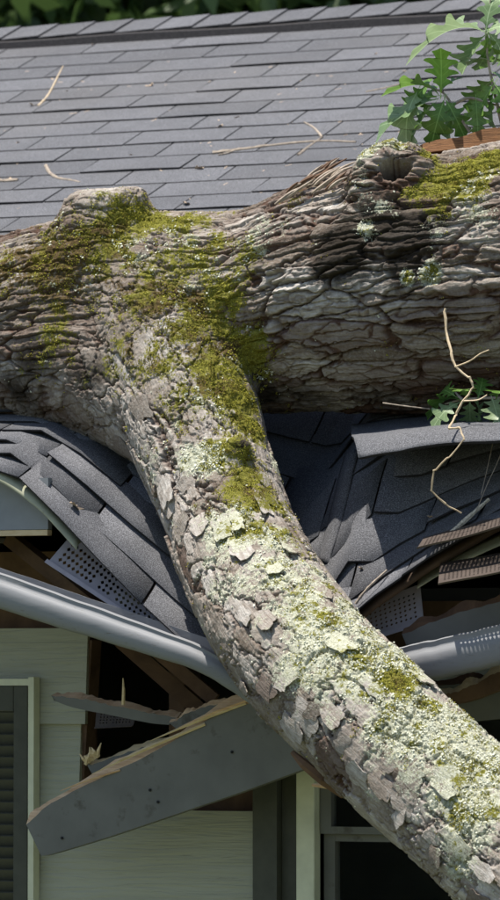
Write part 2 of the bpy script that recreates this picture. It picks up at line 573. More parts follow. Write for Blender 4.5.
# ------------------------------------------------------------------ shingles
EXPO, TAB, GAP, THK = 0.132, 0.300, 0.005, 0.0045
def tab_geo(x0, x1, t0, t1, lift, sag, nx=4, nt=3, noise=0.0, seed=0, skew=0):
    r = random.Random(seed)
    V, F, mi = [], [], []
    jag = [r.uniform(-1, 1) * noise for _ in range(nx + 1)]
    for s in (1, 0):
        for j in range(nt + 1):
            for i in range(nx + 1):
                fx, ft = i / nx, j / nt
                t = t0 + (t1 - t0) * ft + (jag[i] if j == 0 else 0)
                x = x0 + (x1 - x0) * fx
                o = 0.002 + lift * (1 - ft) ** 1.5 * (1.0 if skew == 0 else (0.1 + 1.2 * (fx if skew > 0 else 1 - fx))) + sag * math.sin(math.pi * fx) * (1 - ft) + (THK if s else 0)
                V.append(S(x, t, o))
    n1 = (nx + 1) * (nt + 1)
    for j in range(nt):
        for i in range(nx):
            a = j * (nx + 1) + i
            F.append((a, a + 1, a + nx + 2, a + nx + 1)); mi.append(0)
            F.append((n1 + a, n1 + a + nx + 1, n1 + a + nx + 2, n1 + a + 1)); mi.append(1)
    for i in range(nx):
        F.append((i, n1 + i, n1 + i + 1, i + 1)); mi.append(1)
    for j in range(nt):
        a = j * (nx + 1); b = a + nx
        F.append((a, a + nx + 1, n1 + a + nx + 1, n1 + a)); mi.append(1)
        F.append((b, n1 + b, n1 + b + nx + 1, b + nx + 1)); mi.append(1)
    return V, F, mi

def shingles():
    starts = [-0.012 + 0.068 * k for k in range(6)]
    while starts[-1] + EXPO < TMAX - 0.09: starts.append(starts[-1] + EXPO)
    rows = len(starts)
    flat = {}
    far = []
    farm = []
    mats = [M['shingle'], M['asphalt_edge']]
    for r in range(rows):
        t0 = starts[r]
        t1 = min((starts[r + 1] if r + 1 < rows else t0 + EXPO) + 0.03, TMAX - 0.005)
        off = (r % 2) * TAB / 2 + rng.uniform(-0.008, 0.008) + 0.06
        k = int(math.floor((XL - off) / TAB)) + 1
        x = off + k * TAB
        while x + TAB < XR:
            px, py = project(S(x + TAB / 2, t0 + 0.06))
            seen = -150 < px < 650 and t0 < TMAX
            hidden = 0.45 < t0 < 1.15
            damaged = t0 < 1.3 and -1.3 < x < 1.7
            if seen and not hidden:
                if damaged:
                    lift = rng.choice([0.002, 0.004, 0.008, 0.014]) if x < 0.1 else rng.choice([.005, .007, .012])
                    V, F, mi = tab_geo(x, x + TAB - GAP, t0 + rng.uniform(-0.008, 0.008), t1, lift, rng.uniform(-0.002, 0.004), 3 if x < .05 else 5, 2, 0.0015, r * 100 + k, rng.choice([-1, 0, 1]))
                    me = mesh('shingle', V, F, True, mi)
                    me.polygons.foreach_set('use_smooth', [m == 0 for m in mi])
                    link('shingle', me, mats, roof)
                else:
                    var = rng.randrange(5)
                    if var not in flat:
                        lf = (0.003, 0.0035, 0.004, 0.003, 0.0055)[var]
                        V, F, mi = [], [], []
                        V, F, mi = tab_geo(0, TAB - GAP, 2.0, 2.0 + EXPO + 0.03, lf, (0.0, 0.0005, 0.001, 0.0, 0.0015)[var], 4, 1, 0.0008, var)
                        o0 = S(0, 2.0)
                        me = mesh('shingle', [v - o0 for v in V], F, False, mi)
                        for m in mats: me.materials.append(m)
                        flat[var] = me
                    o = bpy.data.objects.new('shingle', flat[var])
                    o.location = S(x, t0 + rng.uniform(-0.0018, 0.0018))
                    o.rotation_euler = (0, 0, rng.uniform(-0.003, 0.003))
                    o.parent = roof
                    col.objects.link(o)
            else:
                V, F, mi = tab_geo(x, x + TAB - GAP, t0, t1, 0.005, 0, 8 if damaged else 1, 3 if damaged else 1)
                far.append((V, F)); farm += mi
            x += TAB; k += 1
    V, F = join(far)
    o = link('shingle_courses', mesh('shingle_courses', V, F, False, farm), mats, roof)
    tag(o, kind='stuff')
shingles()

def ridge():
    zt = ZE + YR * TAN
    # black vent strip under the caps
    prof = [(-0.175, -0.175 * TAN + 0.004), (-0.172, -0.172 * TAN + 0.030), (0, 0.026), (0.17, -0.17 * TAN + 0.026), (0.17, -0.17 * TAN + 0.004)]
    V, F = [], []
    xs = np.linspace(XL, XR, 60)
    for x in xs:
        for a, b in prof: V.append((x, YR + a, zt + b + 0.002 * math.sin(x * 9)))
    for i in range(len(xs) - 1):
        for k in range(4):
            a = i * 5 + k
            F.append((a, a + 1, a + 6, a + 5))
    v = link('ridge_vent', mesh('ridge_vent', V, F), M['vent'], roof)
    mats = [M['shingle'], M['asphalt_edge']]
    W = 0.158
    x = XL
    extra = []; em = []
    while x < XR:
        px, _ = project((x, YR, zt))
        L = 0.165
        V, F, mi = [], [], []
        for s in (1, 0):
            for xx, lf in ((x, 0.000), (x + L, 0.007)):
                for a in (-W, -0.02, 0.02, W):
                    V.append((xx + rng.uniform(-.0015, .0015), YR + a, zt - abs(a) * TAN + 0.028 + lf + (THK if s else 0) + rng.uniform(0, 0.0015) - (0.003 if abs(a) < .03 else 0)))
        for k in range(3):
            F.append((k, k + 1, k + 5, k + 4)); mi.append(0)
            F.append((8 + k, 12 + k, 13 + k, 9 + k)); mi.append(1)
            F.append((4 + k, 5 + k, 13 + k, 12 + k)); mi.append(1)
        F += [(0, 4, 12, 8), (3, 11, 15, 7)]; mi += [1, 1]
        if -60 < px < 560:
            link('ridge_cap', mesh('ridge_cap', V, F, False, mi), mats, roof)
        else:
            extra.append((V, F)); em += mi
        x += 0.127
    V, F = join(extra)
    tag(link('ridge_cap_row', mesh('ridge_cap_row', V, F, False, em), mats, roof), kind='stuff')
ridge()

def sheet(name, ctrl, mat, parent, nu=26, nv=14, thick=0.006, edge=None, wob=0.0, seed=3):
    """bent sheet through a grid of control points (rows of points), with thickness"""
    rows = [catmull([tuple(p) for p in row], nu) for row in ctrl]
    cols = np.array([catmull([tuple(rows[r][i]) for r in range(len(rows))], nv) for i in range(nu)])  # nu,nv,3
    if wob:
        P = cols.reshape(-1, 3)
        cols = (P + wob * np.stack([vnoise(P * 18, seed), vnoise(P * 18, seed + 1), vnoise(P * 18, seed + 2)], 1)).reshape(nu, nv, 3)
    du = np.gradient(cols, axis=0); dv = np.gradient(cols, axis=1)
    N = np.cross(du, dv)
    N /= np.linalg.norm(N, axis=2, keepdims=True) + 1e-9
    if N[..., 2].mean() < 0: N = -N
    V = list(cols.reshape(-1, 3)) + list((cols - N * thick).reshape(-1, 3))
    n = nu * nv
    F, mi = [], []
    for i in range(nu - 1):
        for j in range(nv - 1):
            a = i * nv + j
            F.append((a, a + nv, a + nv + 1, a + 1)); mi.append(0)
            F.append((n + a, n + a + 1, n + a + nv + 1, n + a + nv)); mi.append(1 if edge else 0)
    rim = [(i * nv, (i + 1) * nv) for i in range(nu - 1)] + [((i + 1) * nv + nv - 1, i * nv + nv - 1) for i in range(nu - 1)] + \
          [(j + 1, j) for j in range(nv - 1)] + [((nu - 1) * nv + j, (nu - 1) * nv + j + 1) for j in range(nv - 1)]
    for a, b in rim:
        F.append((b, a, n + a, n + b)); mi.append(1 if edge else 0)
    me = mesh(name, V, F, True, mi)
    me.polygons.foreach_set('use_smooth', [len(f) == 4 and k < 2 * (nu - 1) * (nv - 1) for k, f in enumerate(F)])
    return link(name, me, [mat] + ([edge] if edge else []), parent)

# lifted strip of shingles that bridges the hollow at the right, hanging under the trunk
f = sheet('lifted_shingle', [
    [at(352, 425, 0.42), at(400, 418, 0.42), at(450, 414, 0.42), at(510, 412, 0.42), at(600, 410, 0.42)],
    [at(350, 432, 0.28), at(400, 427, 0.28), at(450, 421, 0.28), at(510, 419, 0.28), at(600, 418, 0.28)],
    [at(354, 440, 0.09), at(400, 434, 0.07), at(450, 427, 0.06), at(510, 425, 0.05), at(600, 423, 0.05)],
    [at(359, 457, 0.03), at(400, 451, 0.0), at(450, 443, -0.02), at(510, 440, -0.03), at(600, 437, -.03)]],
    M['shingle'], roof, 30, 14, 0.006, M['asphalt_edge'], 0.004)
tag(f, 'buckled strip of shingles lifted over a dark hollow')
def crease_pt(X, Y, off):
    p = roof_hit(X, Y, off)
    return p
f = sheet('folded_shingle', [
    [crease_pt(345, 452, .012), crease_pt(335, 490, .012), crease_pt(325, 528, .012), crease_pt(317, 560, .012)],
    [crease_pt(351, 450, .032), crease_pt(341, 490, .036), crease_pt(331, 530, .034), crease_pt(323, 562, .03)],
    [crease_pt(358, 452, .014), crease_pt(349, 494, .018), crease_pt(338, 534, .018), crease_pt(329, 565, .012)]],
    M['shingle'], roof, 20, 8, 0.005, M['asphalt_edge'], 0.003, 9)
tag(f, 'narrow folded rib of shingle beside the limb')

# metal drip edge along the crushed eave
def drip(pxs, y, h, name='drip_edge'):
    top = [at(X, Y, y) for X, Y in pxs]
    low = [p + Vector((0.0, -0.012, -h * k)) for p, k in zip(top, np.linspace(1.0, 0.55, len(top)))]
    back = [p + Vector((0.0, 0.05, 0.02)) for p in top]
    return sheet(name, [back, top, low], M['drip'], roof, 24, 7, 0.0015)
drip([(-120, 452), (-40, 462), (0, 472), (38, 499), (60, 522), (79, 544)], -0.004, 0.024)

# ------------------------------------------------------------------ walls
H = (at(95, 640, WY), at(76, 800, WY), at(300, 800, WY), at(330, 640, WY))   # torn opening under the eave
xa, xb = at(78, 760, WY).x, at(315, 700, WY).x
ztop, zbot = ZE + 0.02, ZC - (790 - 690) / 450.0
win_x0, win_x1 = at(299, 800, WY).x, at(299, 800, WY).x + 0.95
win_top, win_bot = ZC + 0.02, ZC - 1.25
sh_x1 = at(37, 750, WY).x
def wall():
    w = empty('wall'); w.parent = house
    back = []
    yb = WY + 0.03
    # sheathing behind the boards, butted round the torn opening and the window
    def slab(x0, x1, z0, z1): back.append(box_data(((x0 + x1) / 2, yb + 0.05, (z0 + z1) / 2), x1 - x0, 0.08, z1 - z0))
    slab(XL + .15, -1.25, 0, ZE + 0.12); slab(-1.25, xa - 0.01, 0, ZE - 0.18)
    slab(xa - 0.01, xb, 0, zbot)
    slab(xb, win_x0, 0, ZE - 0.3)
    slab(win_x1, 1.45, 0, ZE - 0.2); slab(1.45, XR - .15, 0, ZE + 0.1)
    slab(win_x0, win_x1, 0, win_bot)
    slab(win_x0, win_x1, win_top, ZE - 0.3)
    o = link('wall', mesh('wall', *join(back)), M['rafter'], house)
    bpy.data.objects.remove(w)
    # lap siding boards
    EXP = 92 / 450.0
    z0 = ZC - (817 - 690) / 452.0
    k = -10
    while True:
        lo = z0 + k * EXP
        hi = lo + EXP
        k += 1
        if lo < 0.05: continue
        if hi > ZE - 0.2: break
        segs = [(XL + 0.15, XR - 0.15)]
        def cut(a, b):
            out = []
            for s, e in segs:
                if b <= s or a >= e: out.append((s, e)); continue
                if s < a: out.append((s, a))
                if b < e: out.append((b, e))
            return out
        if hi > zbot + 0.02:
            e = (0.03 * rng.random())
            segs = cut(xa - 0.004 + (hi - zbot) * 0.08, xb + e)
        if lo < win_top and hi > win_bot: segs = cut(win_x0 - 0.0, win_x1 + 0.0)
        cuts = {-1: (-0.84,), 0: (), 1: (), 2: (-1.2,)}
        for s, e in segs:
            yo = WY
            v = [(s, yo - 0.014, lo), (e, yo - 0.014, lo), (e, yo, hi + 0.012), (s, yo, hi + 0.012),
                 (s, yo + 0.0, lo), (e, yo + 0.0, lo), (e, yo + 0.012, hi + 0.012), (s, yo + 0.012, hi + 0.012)]
            fcs = [(0, 1, 2, 3), (4, 7, 6, 5), (0, 4, 5, 1), (3, 2, 6, 7), (0, 3, 7, 4), (1, 5, 6, 2)]
            link('siding_board', mesh('siding_board', v, fcs), M['siding'], o)
    # side and rear walls
    for nm, lo, hi in (('end_wall', (XL + .15, WY + .12, 0), (XL + .25, 2 * YR - WY, ZE + .12)), ('end_wall', (XR - .25, WY + .12, 0), (XR - .15, 2 * YR - WY, ZE + .12)),
                       ('rear_wall', (XL + .15, 2 * YR - WY, 0), (XR - .15, 2 * YR - WY + .1, ZE + .12))):
        box(nm, lo, hi, M['siding'], house)
    for x in (XL + .2, XR - .2):
        v = [(x - .04, WY, ZE + .12), (x - .04, 2 * YR - WY, ZE + .12), (x - .04, YR, ZE + YR * TAN - .03), (x + .04, WY, ZE + .12), (x + .04, 2 * YR - WY, ZE + .12), (x + .04, YR, ZE + YR * TAN - .03)]
        link('gable', mesh('gable', v, [(0, 1, 2), (3, 5, 4), (0, 3, 4, 1), (1, 4, 5, 2), (2, 5, 3, 0)]), M['siding'], house)
    # room partition and ceiling so that openings look into dim space
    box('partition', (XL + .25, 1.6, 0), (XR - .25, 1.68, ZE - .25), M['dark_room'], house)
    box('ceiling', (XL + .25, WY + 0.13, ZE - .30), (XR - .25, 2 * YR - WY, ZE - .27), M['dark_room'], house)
    return o
wall_o = wall()

# rafters, studs
def beam(name, a, b, w, h, mat, parent, up=(0, 0, 1)):
    a, b = Vector(a), Vector(b)
    d = (b - a); L = d.length; d.normalize()
    side = d.cross(Vector(up)).normalized(); u = side.cross(d)
    v, f = box_data((a + b) / 2, w, L, h, side, d, u)
    return link(name, mesh(name, v, f), mat, parent)

for x in np.arange(-2.9, 3.0, 0.41):
    dd = max(dent(x, 0.1), dent(x, 0.3), dent(x, 0.5)) if -1.3 < x < 1.7 else 0
    y0 = 0.10 if dd < 0.08 else 0.75
    a = Vector((x, y0, ZE + y0 * TAN - 0.12 - (dd * 1.25 if dd < 0.08 else 0.05))); b = Vector((x, YR - 0.03, ZE + YR * TAN - 0.11))
    beam('rafter', a, b, 0.038, 0.13, M['rafter'], house)
beam('stud', at(90, 640, WY + 0.03), at(80, 812, WY + 0.03), 0.034, 0.05, M['rafter'], house, up=(0, 1, 0))
beam('stud', at(185, 640, WY + 0.09), at(185, 820, WY + 0.09), 0.038, 0.09, M['rafter'], house, up=(0, 1, 0))
beam('brace', at(120, 640, WY - 0.06), at(205, 715, WY + 0.02), 0.02, 0.035, M['rafter'], house)
beam('brace', at(150, 645, WY - 0.12), at(215, 700, WY - 0.1), 0.016, 0.03, M['rafter'], house)
beam('brace', at(10, 538, 0.2), at(118, 625, 0.12), 0.03, 0.03, M['rafter'], house)

# shutter with louvres, left
def shutter(x0, x1, z1, z0, y, first, pitch, stile, toprail, name='shutter'):
    # frame
    parts = []
    def p(a, b, c, d, yy=0.0): parts.append(box_data(((a + b) / 2, y - 0.014 + yy, (c + d) / 2), b - a, 0.028, d - c))
    p(x0, x0 + stile, z0, z1); p(x1 - stile, x1, z0, z1)
    p(x0 + stile, x1 - stile, z1 - toprail, z1); p(x0 + stile, x1 - stile, z0, z0 + toprail)
    parts.append(box_data(((x0 + x1) / 2, y + 0.004, (z0 + z1) / 2), x1 - x0 - 0.004, 0.006, z1 - z0 - 0.004))
    v, f = join(parts)
    s = link(name, mesh(name, v, f), M['shutter'], house)
    m = s.modifiers.new('bevel', 'BEVEL'); m.width = 0.0025; m.segments = 2
    L = x1 - x0 - 2 * stile
    a = R(32)
    v, f = box_data((0, 0, 0), L, 0.004, pitch * 1.12, (1, 0, 0), (0, math.cos(a), math.sin(a)), (0, -math.sin(a), math.cos(a)))
    me = mesh('louvre', v, f)
    me.materials.append(M['shutter'])
    z = z1 - toprail - pitch * 0.5
    while z > z0 + toprail:
        o = bpy.data.objects.new('louvre', me)
        o.location = ((x0 + x1) / 2, y - 0.014, z)
        o.parent = s
        col.objects.link(o)
        z -= pitch
    return s
SHY = WY - 0.018
zt = at(20, 686, SHY).z
s = shutter(at(33, 750, SHY).x - 0.36, at(33, 750, SHY).x, zt, zt - 1.25, SHY, 712, 11.5 / 452, 0.036, 0.058)
tag(s, 'dark green louvred shutter at the left edge')
# pale moulding round the shutter
x1 = at(33, 750, SHY).x
mold = join([box_data((x1 + 0.008, SHY - 0.012, zt - 0.615), 0.014, 0.030, 1.27), box_data((x1 - 0.18, SHY - 0.012, zt + 0.0085), 0.362, 0.030, 0.015)])
link('moulding', mesh('moulding', *mold), M['trim'], house)
# shutter beside the window
SX = at(258, 830, SHY).x
s2 = link('shutter', mesh('shutter', *join([box_data((SX + .029, SHY - .014, ZC - .6), .058, .030, 1.3), box_data((SX + .079, SHY + .002, ZC - .6), .040, .008, 1.3)])), M['shutter'], house)
tag(s2, 'dark green shutter beside the window')
# window
WX = at(300, 840, WY - 0.02).x
yw = WY - 0.03
parts = [box_data((WX + 0.022, yw + 0.005, ZC - 0.6), 0.044, 0.036, 1.36)]
parts += [box_data((WX + 0.88, yw + 0.005, ZC - 0.6), 0.044, 0.036, 1.36), box_data((WX + 0.45, yw + 0.005, ZC + 0.02), 0.81, 0.036, 0.06), box_data((WX + 0.45, yw + 0.005, ZC - 1.25), 0.81, 0.036, 0.05)]
win = link('window', mesh('window', *join(parts)), M['trim'], house)
mm = win.modifiers.new('bevel', 'BEVEL'); mm.width = 0.003; mm.segments = 2
zr = at(400, 841, yw + 0.03).z
for nm, (a, b, c, d), yy in (('sash', (0.046, 0.856, zr + 0.014, ZC - 0.01), 0.03), ('sash', (0.046, 0.856, ZC - 1.222, zr + 0.013), 0.052)):
    fr = 0.026
    P = [box_data((WX + a + fr / 2, yw + yy, (c + d) / 2), fr, 0.03, d - c), box_data((WX + b - fr / 2, yw + yy, (c + d) / 2), fr, 0.03, d - c),
         box_data((WX + (a + b) / 2, yw + yy, c + 0.008), b - a - 2 * fr, 0.028, 0.016), box_data((WX + (a + b) / 2, yw + yy, d - 0.008), b - a - 2 * fr, 0.028, 0.016)]
    sash = link(nm, mesh(nm, *join(P)), M['fascia'], win)
    v, f = box_data((WX + (a + b) / 2, yw + yy + 0.004, (c + d) / 2), b - a - 2 * fr, 0.003, d - c - 0.032)
    pane = link('pane', mesh('pane', v, f), M['glass'], win)

# ------------------------------------------------------------------ gutter
def gutter(path, rolls, scales, name='gutter'):
    prof = [(0.0, 0.088), (0.0, 0.0), (0.100, 0.0), (0.111, 0.004), (0.117, 0.013), (0.1195, 0.028), (0.1205, 0.046), (0.119, 0.060), (0.1145, 0.071), (0.108, 0.077), (0.106, 0.084), (0.107, 0.094), (0.097, 0.096), (0.095, 0.090)]
    n = 60
    C = catmull([(*p, r, s) for p, r, s in zip(path, rolls, scales)], n)
    V, F = [], []
    for i in range(n):
        p = Vector(C[i][:3]); a = C[i][3]; sc = C[i][4]
        T = Vector(C[min(i + 1, n - 1)][:3]) - Vector(C[max(i - 1, 0)][:3]); T.normalize()
        out = T.cross(Vector((0, 0, 1))).normalized(); 
        if out.y > 0: out = -out
        up = out.cross(T).normalized()
        if up.z < 0: up = -up
        o2 = out * math.cos(a) - up * math.sin(a); u2 = up * math.cos(a) + out * math.sin(a)
        wv = 0.0005 * math.sin(i * 1.7) + 0.0006 * math.sin(i * 0.9 + 1)
        for (q, u) in prof:
            V.append(p + o2 * (q - 0.122) + u2 * ((u - 0.094) * sc + wv))
    m = len(prof)
    for i in range(n - 1):
        for k in range(m - 1):
            a = i * m + k
            F.append((a, a + 1, a + m + 1, a + m))
    o = link(name, mesh(name, V, F, True), M['gutter'], house)
    md = o.modifiers.new('thickness', 'SOLIDIFY'); md.thickness = 0.0016; md.offset = -1
    me = o.modifiers.new('edge', 'EDGE_SPLIT'); me.split_angle = R(40)
    return o
yg = -0.135
gl = gutter([(-3.2, yg, ZE - 0.02), (-2.0, yg, ZE - 0.02), at(-260, 490, yg), at(-120, 533, yg), at(0, 576, yg), at(100, 612, yg), at(205, 652, yg), at(262, 690, yg + 0.03)],
            [0, 0, 0.05, 0.05, 0.05, 0.08, 0.12, 0.2], [1, 1, .95, .85, 0.76, 0.66, 0.52, 0.45])
tag(gl, 'grey gutter bent down toward the limb from the left')
gr = gutter([at(330, 668, yg + 0.05), at(395, 650, yg + 0.01), at(440, 640, yg), at(500, 626, yg), at(600, 600, yg), (1.9, yg, ZE - 0.08), (3.2, yg, ZE - 0.02)],
            [0.2, 0.15, 0.1, 0.1, 0.05, 0, 0], [0.7, 0.80, .82, .84, .9, 1, 1])
tag(gr, 'grey gutter bent down toward the limb from the right')

# ------------------------------------------------------------------ perforated soffit panels
def vented(name, c0, c1, c2, c3, nu, nv, hole, mat, lip=0.010, seed=0, bend=0.0):
    """quad c0-c1 (lower edge) c3-c2 (upper edge) as thin metal with diamond holes and a folded lip on the lower edge"""
    c0, c1, c2, c3 = map(Vector, (c0, c1, c2, c3))
    nrm = (c1 - c0).cross(c3 - c0).normalized()
    r = random.Random(seed)
    V, F = [], []
    def P(u, v):
        p = (c0 * (1 - u) + c1 * u) * (1 - v) + (c3 * (1 - u) + c2 * u) * v
        return p + nrm * (bend * math.sin(u * 5 + seed) + 0.3 * bend * math.sin(u * 13))
    mar = 0.14
    vs = [0.0, mar] ; 
    nvert = {}
    def vid(u, v):
        k = (round(u, 5), round(v, 5))
        if k not in nvert:
            nvert[k] = len(V); V.append(P(u, v))
        return nvert[k]
    for j in range(nv):
        v0 = mar + (1 - 2 * mar) * j / nv; v1 = mar + (1 - 2 * mar) * (j + 1) / nv
        for i in range(nu):
            u0 = i / nu; u1 = (i + 1) / nu
            um, vm = (u0 + u1) / 2, (v0 + v1) / 2
            a, b, c, d = vid(u0, v0), vid(u1, v0), vid(u1, v1), vid(u0, v1)
            if hole == 0 or r.random() < 0.03 or i in (0, nu - 1):
                F.append((a, b, c, d)); continue
            hu, hv = (u1 - u0) / 2 * hole, (v1 - v0) / 2 * hole
            B, Rr, T, L = vid(um, vm - hv), vid(um + hu, vm), vid(um, vm + hv), vid(um - hu, vm)
            F += [(a, b, B), (b, c, Rr), (c, d, T), (d, a, L), (a, B, L), (b, Rr, B), (c, T, Rr), (d, L, T)]
    for i in range(nu):
        u0 = i / nu; u1 = (i + 1) / nu
        F.append((vid(u0, 0), vid(u1, 0), vid(u1, mar), vid(u0, mar)))
        F.append((vid(u0, 1 - mar), vid(u1, 1 - mar), vid(u1, 1), vid(u0, 1)))
    # lip
    o = len(V)
    for i in range(nu + 1):
        p = P(i / nu, 0)
        V.append(p + nrm * lip); V.append(p + nrm * lip - (c3 - c0).normalized() * lip * 0.8)
    for i in range(nu):
        a, b = vid(i / nu, 0), vid((i + 1) / nu, 0)
        F.append((a, o + 2 * i, o + 2 * i + 2, b)); F.append((o + 2 * i, o + 2 * i + 1, o + 2 * i + 3, o + 2 * i + 2))
    ob = link(name, mesh(name, V, F), mat, house)
    md = ob.modifiers.new('thickness', 'SOLIDIFY'); md.thickness = 0.0012; md.offset = 0
    return ob
def soff(*a, **k): return vented('soffit_panel', *a, **k)
o = soff(at(48, 562, 0.03), at(166, 640, 0.0), at(172, 618, 0.05), at(73, 533, 0.08), 26, 4, 0.76, M['soffit'], 0.012, 1)
tag(o, 'mauve grey perforated soffit panel hanging below the left shingles')
o = soff(at(366, 640, 0.08), at(424, 622, 0.08), at(420, 584, 0.10), at(362, 606, 0.10), 12, 6, 0.6, M['soffit'], 0.012, 2)
tag(o, 'brown perforated soffit panel beside the limb above the right gutter')
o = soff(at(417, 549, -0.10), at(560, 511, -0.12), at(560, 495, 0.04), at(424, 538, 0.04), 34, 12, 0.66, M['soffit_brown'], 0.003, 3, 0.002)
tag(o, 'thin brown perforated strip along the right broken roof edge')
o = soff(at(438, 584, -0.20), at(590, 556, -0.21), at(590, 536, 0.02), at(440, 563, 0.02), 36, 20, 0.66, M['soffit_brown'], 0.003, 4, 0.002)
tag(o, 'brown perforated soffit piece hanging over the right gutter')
o = sheet('trim_strip', [[at(417, 588, 0.04), at(440, 574, 0.04), at(475, 556, 0.03), at(530, 532, 0.02)], [at(418, 578, 0.07), at(440, 564, 0.07), at(475, 545, 0.06), at(530, 520, 0.05)]], M['drip'], None, 16, 4, 0.002)
tag(o, 'short pale olive metal strip under the right broken roof edge', 'metal strip')
# perforated scraps inside the wall opening
o = soff(at(95, 728, WY - 0.02), at(133, 726, WY - 0.02), at(140, 705, WY), at(97, 704, WY), 12, 6, 0.6, M['soffit_brown'], 0.004, 6)
tag(o, 'small scrap of perforated metal behind the broken boards')

# ------------------------------------------------------------------ broken boards
def splinter_board(name, top, low, y, thick, face, raw, seed, ydelta=0.0, rawdepth=0.5, jag=0.004, label=None, cat='board'):
    """board whose painted face runs between two pixel polylines (top broken, low clean); raw wood on the torn top and ends"""
    r = random.Random(seed)
    n = 46
    T = catmull([(X, Y, 0) for X, Y in top], n); L = catmull([(X, Y, 0) for X, Y in low], n)
    V, F, mi = [], [], []
    for i in range(n):
        k = i / (n - 1)
        yy = y + ydelta * k
        j = jag * (0.6 * math.sin(i * 0.55 + seed) + 0.4 * math.sin(i * 1.3) + r.uniform(-.3, .3) + (1.2 if r.random() < .06 else 0))
        a = at(T[i][0], T[i][1], yy) + Vector((0, 0, j)); b = at(L[i][0], L[i][1], yy)
        if i in (0, n - 1):
            a.x += r.uniform(-.01, .01); b.x += r.uniform(-.01, .01)
        at2 = a + Vector((0, thick * 0.6, 0.019 * rawdepth * (1 + .35 * math.sin(i * .4 + seed * 2)) + r.uniform(-1, 1) * jag * .5))
        V += [a, b, b + Vector((0, thick, 0)), at2, (a + b) / 2, (at2 + b + Vector((0, thick, 0))) / 2]
    m = 6
    for i in range(n - 1):
        o, p = i * m, (i + 1) * m
        F.append((o + 0, o + 4, p + 4, p + 0)); mi.append(0)
        F.append((o + 4, o + 1, p + 1, p + 4)); mi.append(0)
        F.append((o + 1, o + 2, p + 2, p + 1)); mi.append(0)
        F.append((o + 2, o + 5, p + 5, p + 2)); mi.append(0)
        F.append((o + 5, o + 3, p + 3, p + 5)); mi.append(0)
        F.append((o + 3, o + 0, p + 0, p + 3)); mi.append(1)
    e = (n - 1) * m
    F.append((0, 3, 5, 4)); mi.append(1); F.append((4, 5, 2, 1)); mi.append(1)
    F.append((e, e + 4, e + 5, e + 3)); mi.append(1); F.append((e + 4, e + 1, e + 2, e + 5)); mi.append(1)
    me = mesh(name, V, F, False, mi)
    o = link(name, me, [face, raw])
    if label: tag(o, label, cat, 'broken eave boards')
    return o

fb = splinter_board('fascia_board', [(27, 824), (48, 806), (95, 780), (145, 757), (190, 730), (240, 705), (330, 690), (400, 676)],
    [(44, 856), (62, 851), (105, 838), (150, 823), (200, 806), (250, 789), (330, 760), (400, 740)], 0.12, 0.03, M['fascia'], M['raw'], 4, 0.0, 1.0, 0.002,
    'long grey fascia board with torn orange edge hanging across the wall')
for q, (pa, pb, rad, mt) in enumerate((((92, 780), (205, 722), .0045, 'rawpale'), ((150, 747), (246, 701), .004, 'rawpale'), ((60, 797), (120, 768), .003, 'raw'), ((178, 734), (250, 697), .005, 'raw'), ((110, 771), (165, 739), .0025, 'rawpale'))):
    mid_ = ((pa[0] + pb[0]) / 2, (pa[1] + pb[1]) / 2 - 1.5)
    v, f = tube_data([at(pa[0], pa[1] - 6, .112), at(mid_[0], mid_[1] - 2, .114), at(pb[0], pb[1] + 2, .118)], [.0006, rad, rad * .8], 4)
    link('splinter', mesh('splinter', v, f), M[mt], fb)
for X, Y in ((62, 838), (150, 790), (158, 802), (232, 752)):
    c_ = at(X, Y, .1185)
    v, f = tube_data([c_, c_ + Vector((0, -.002, 0))], [.0035, .003], 8)
    link('nail_head', mesh('nail_head', v, f), M['asphalt_edge'], fb)
splinter_board('eave_board', [(49, 696), (75, 698), (110, 705), (150, 713), (178, 718)], [(52, 700), (75, 708), (110, 715), (150, 723), (172, 725)], 0.16, 0.05, M['fascia'], M['raw'], 5, 0.0, 0.5, 0.0014,
    'narrow broken grey board tilted below the left gutter, pinkish raw top')
splinter_board('eave_board', [(83, 757), (92, 764), (120, 755), (160, 742), (200, 727), (245, 706)], [(96, 778), (108, 776), (130, 768), (165, 752), (205, 734), (250, 716)], 0.17, 0.05, M['fascia'], M['rawpale'], 6, -0.0, 0.6, 0.002,
    'short split board with pale curled end behind the long fascia board')
splinter_board('eave_board', [(172, 723), (190, 712), (220, 703), (255, 694)], [(176, 730), (194, 722), (222, 712), (257, 702)], 0.14, 0.02, M['fascia'], M['raw'], 8, 0.0, 0.5, 0.002,
    'grey board fragment meeting the limb just above the long fascia board')
splinter_board('eave_board', [(405, 634), (430, 623), (465, 611), (500, 602), (560, 588)], [(405, 650), (430, 645), (465, 640), (500, 634), (560, 625)], 0.04, 0.02, M['fascia'], M['rafter'], 9, 0.0, 0.9, 0.0015,
    'grey board with brown top edge right behind the right gutter')
splinter_board('soffit_board', [(395, 690), (430, 687), (470, 683), (500, 681), (580, 676)], [(395, 730), (430, 728), (470, 722), (500, 719), (580, 714)], 0.27, 0.02, M['fascia'], M['rafter'], 12, 0.0, 0.9, 0.001,
    'dull grey soffit board below the right gutter')
splinter_board('rafter_tail', [(430, 700), (455, 692), (475, 684), (500, 672), (550, 660)], [(428, 706), (455, 704), (475, 699), (500, 690), (550, 678)], 0.20, 0.03, M['rafter'], M['rawpale'], 10, 0.0, 0.9, 0.002,
    'brown splintered rafter end hanging under the right gutter', 'rafter')
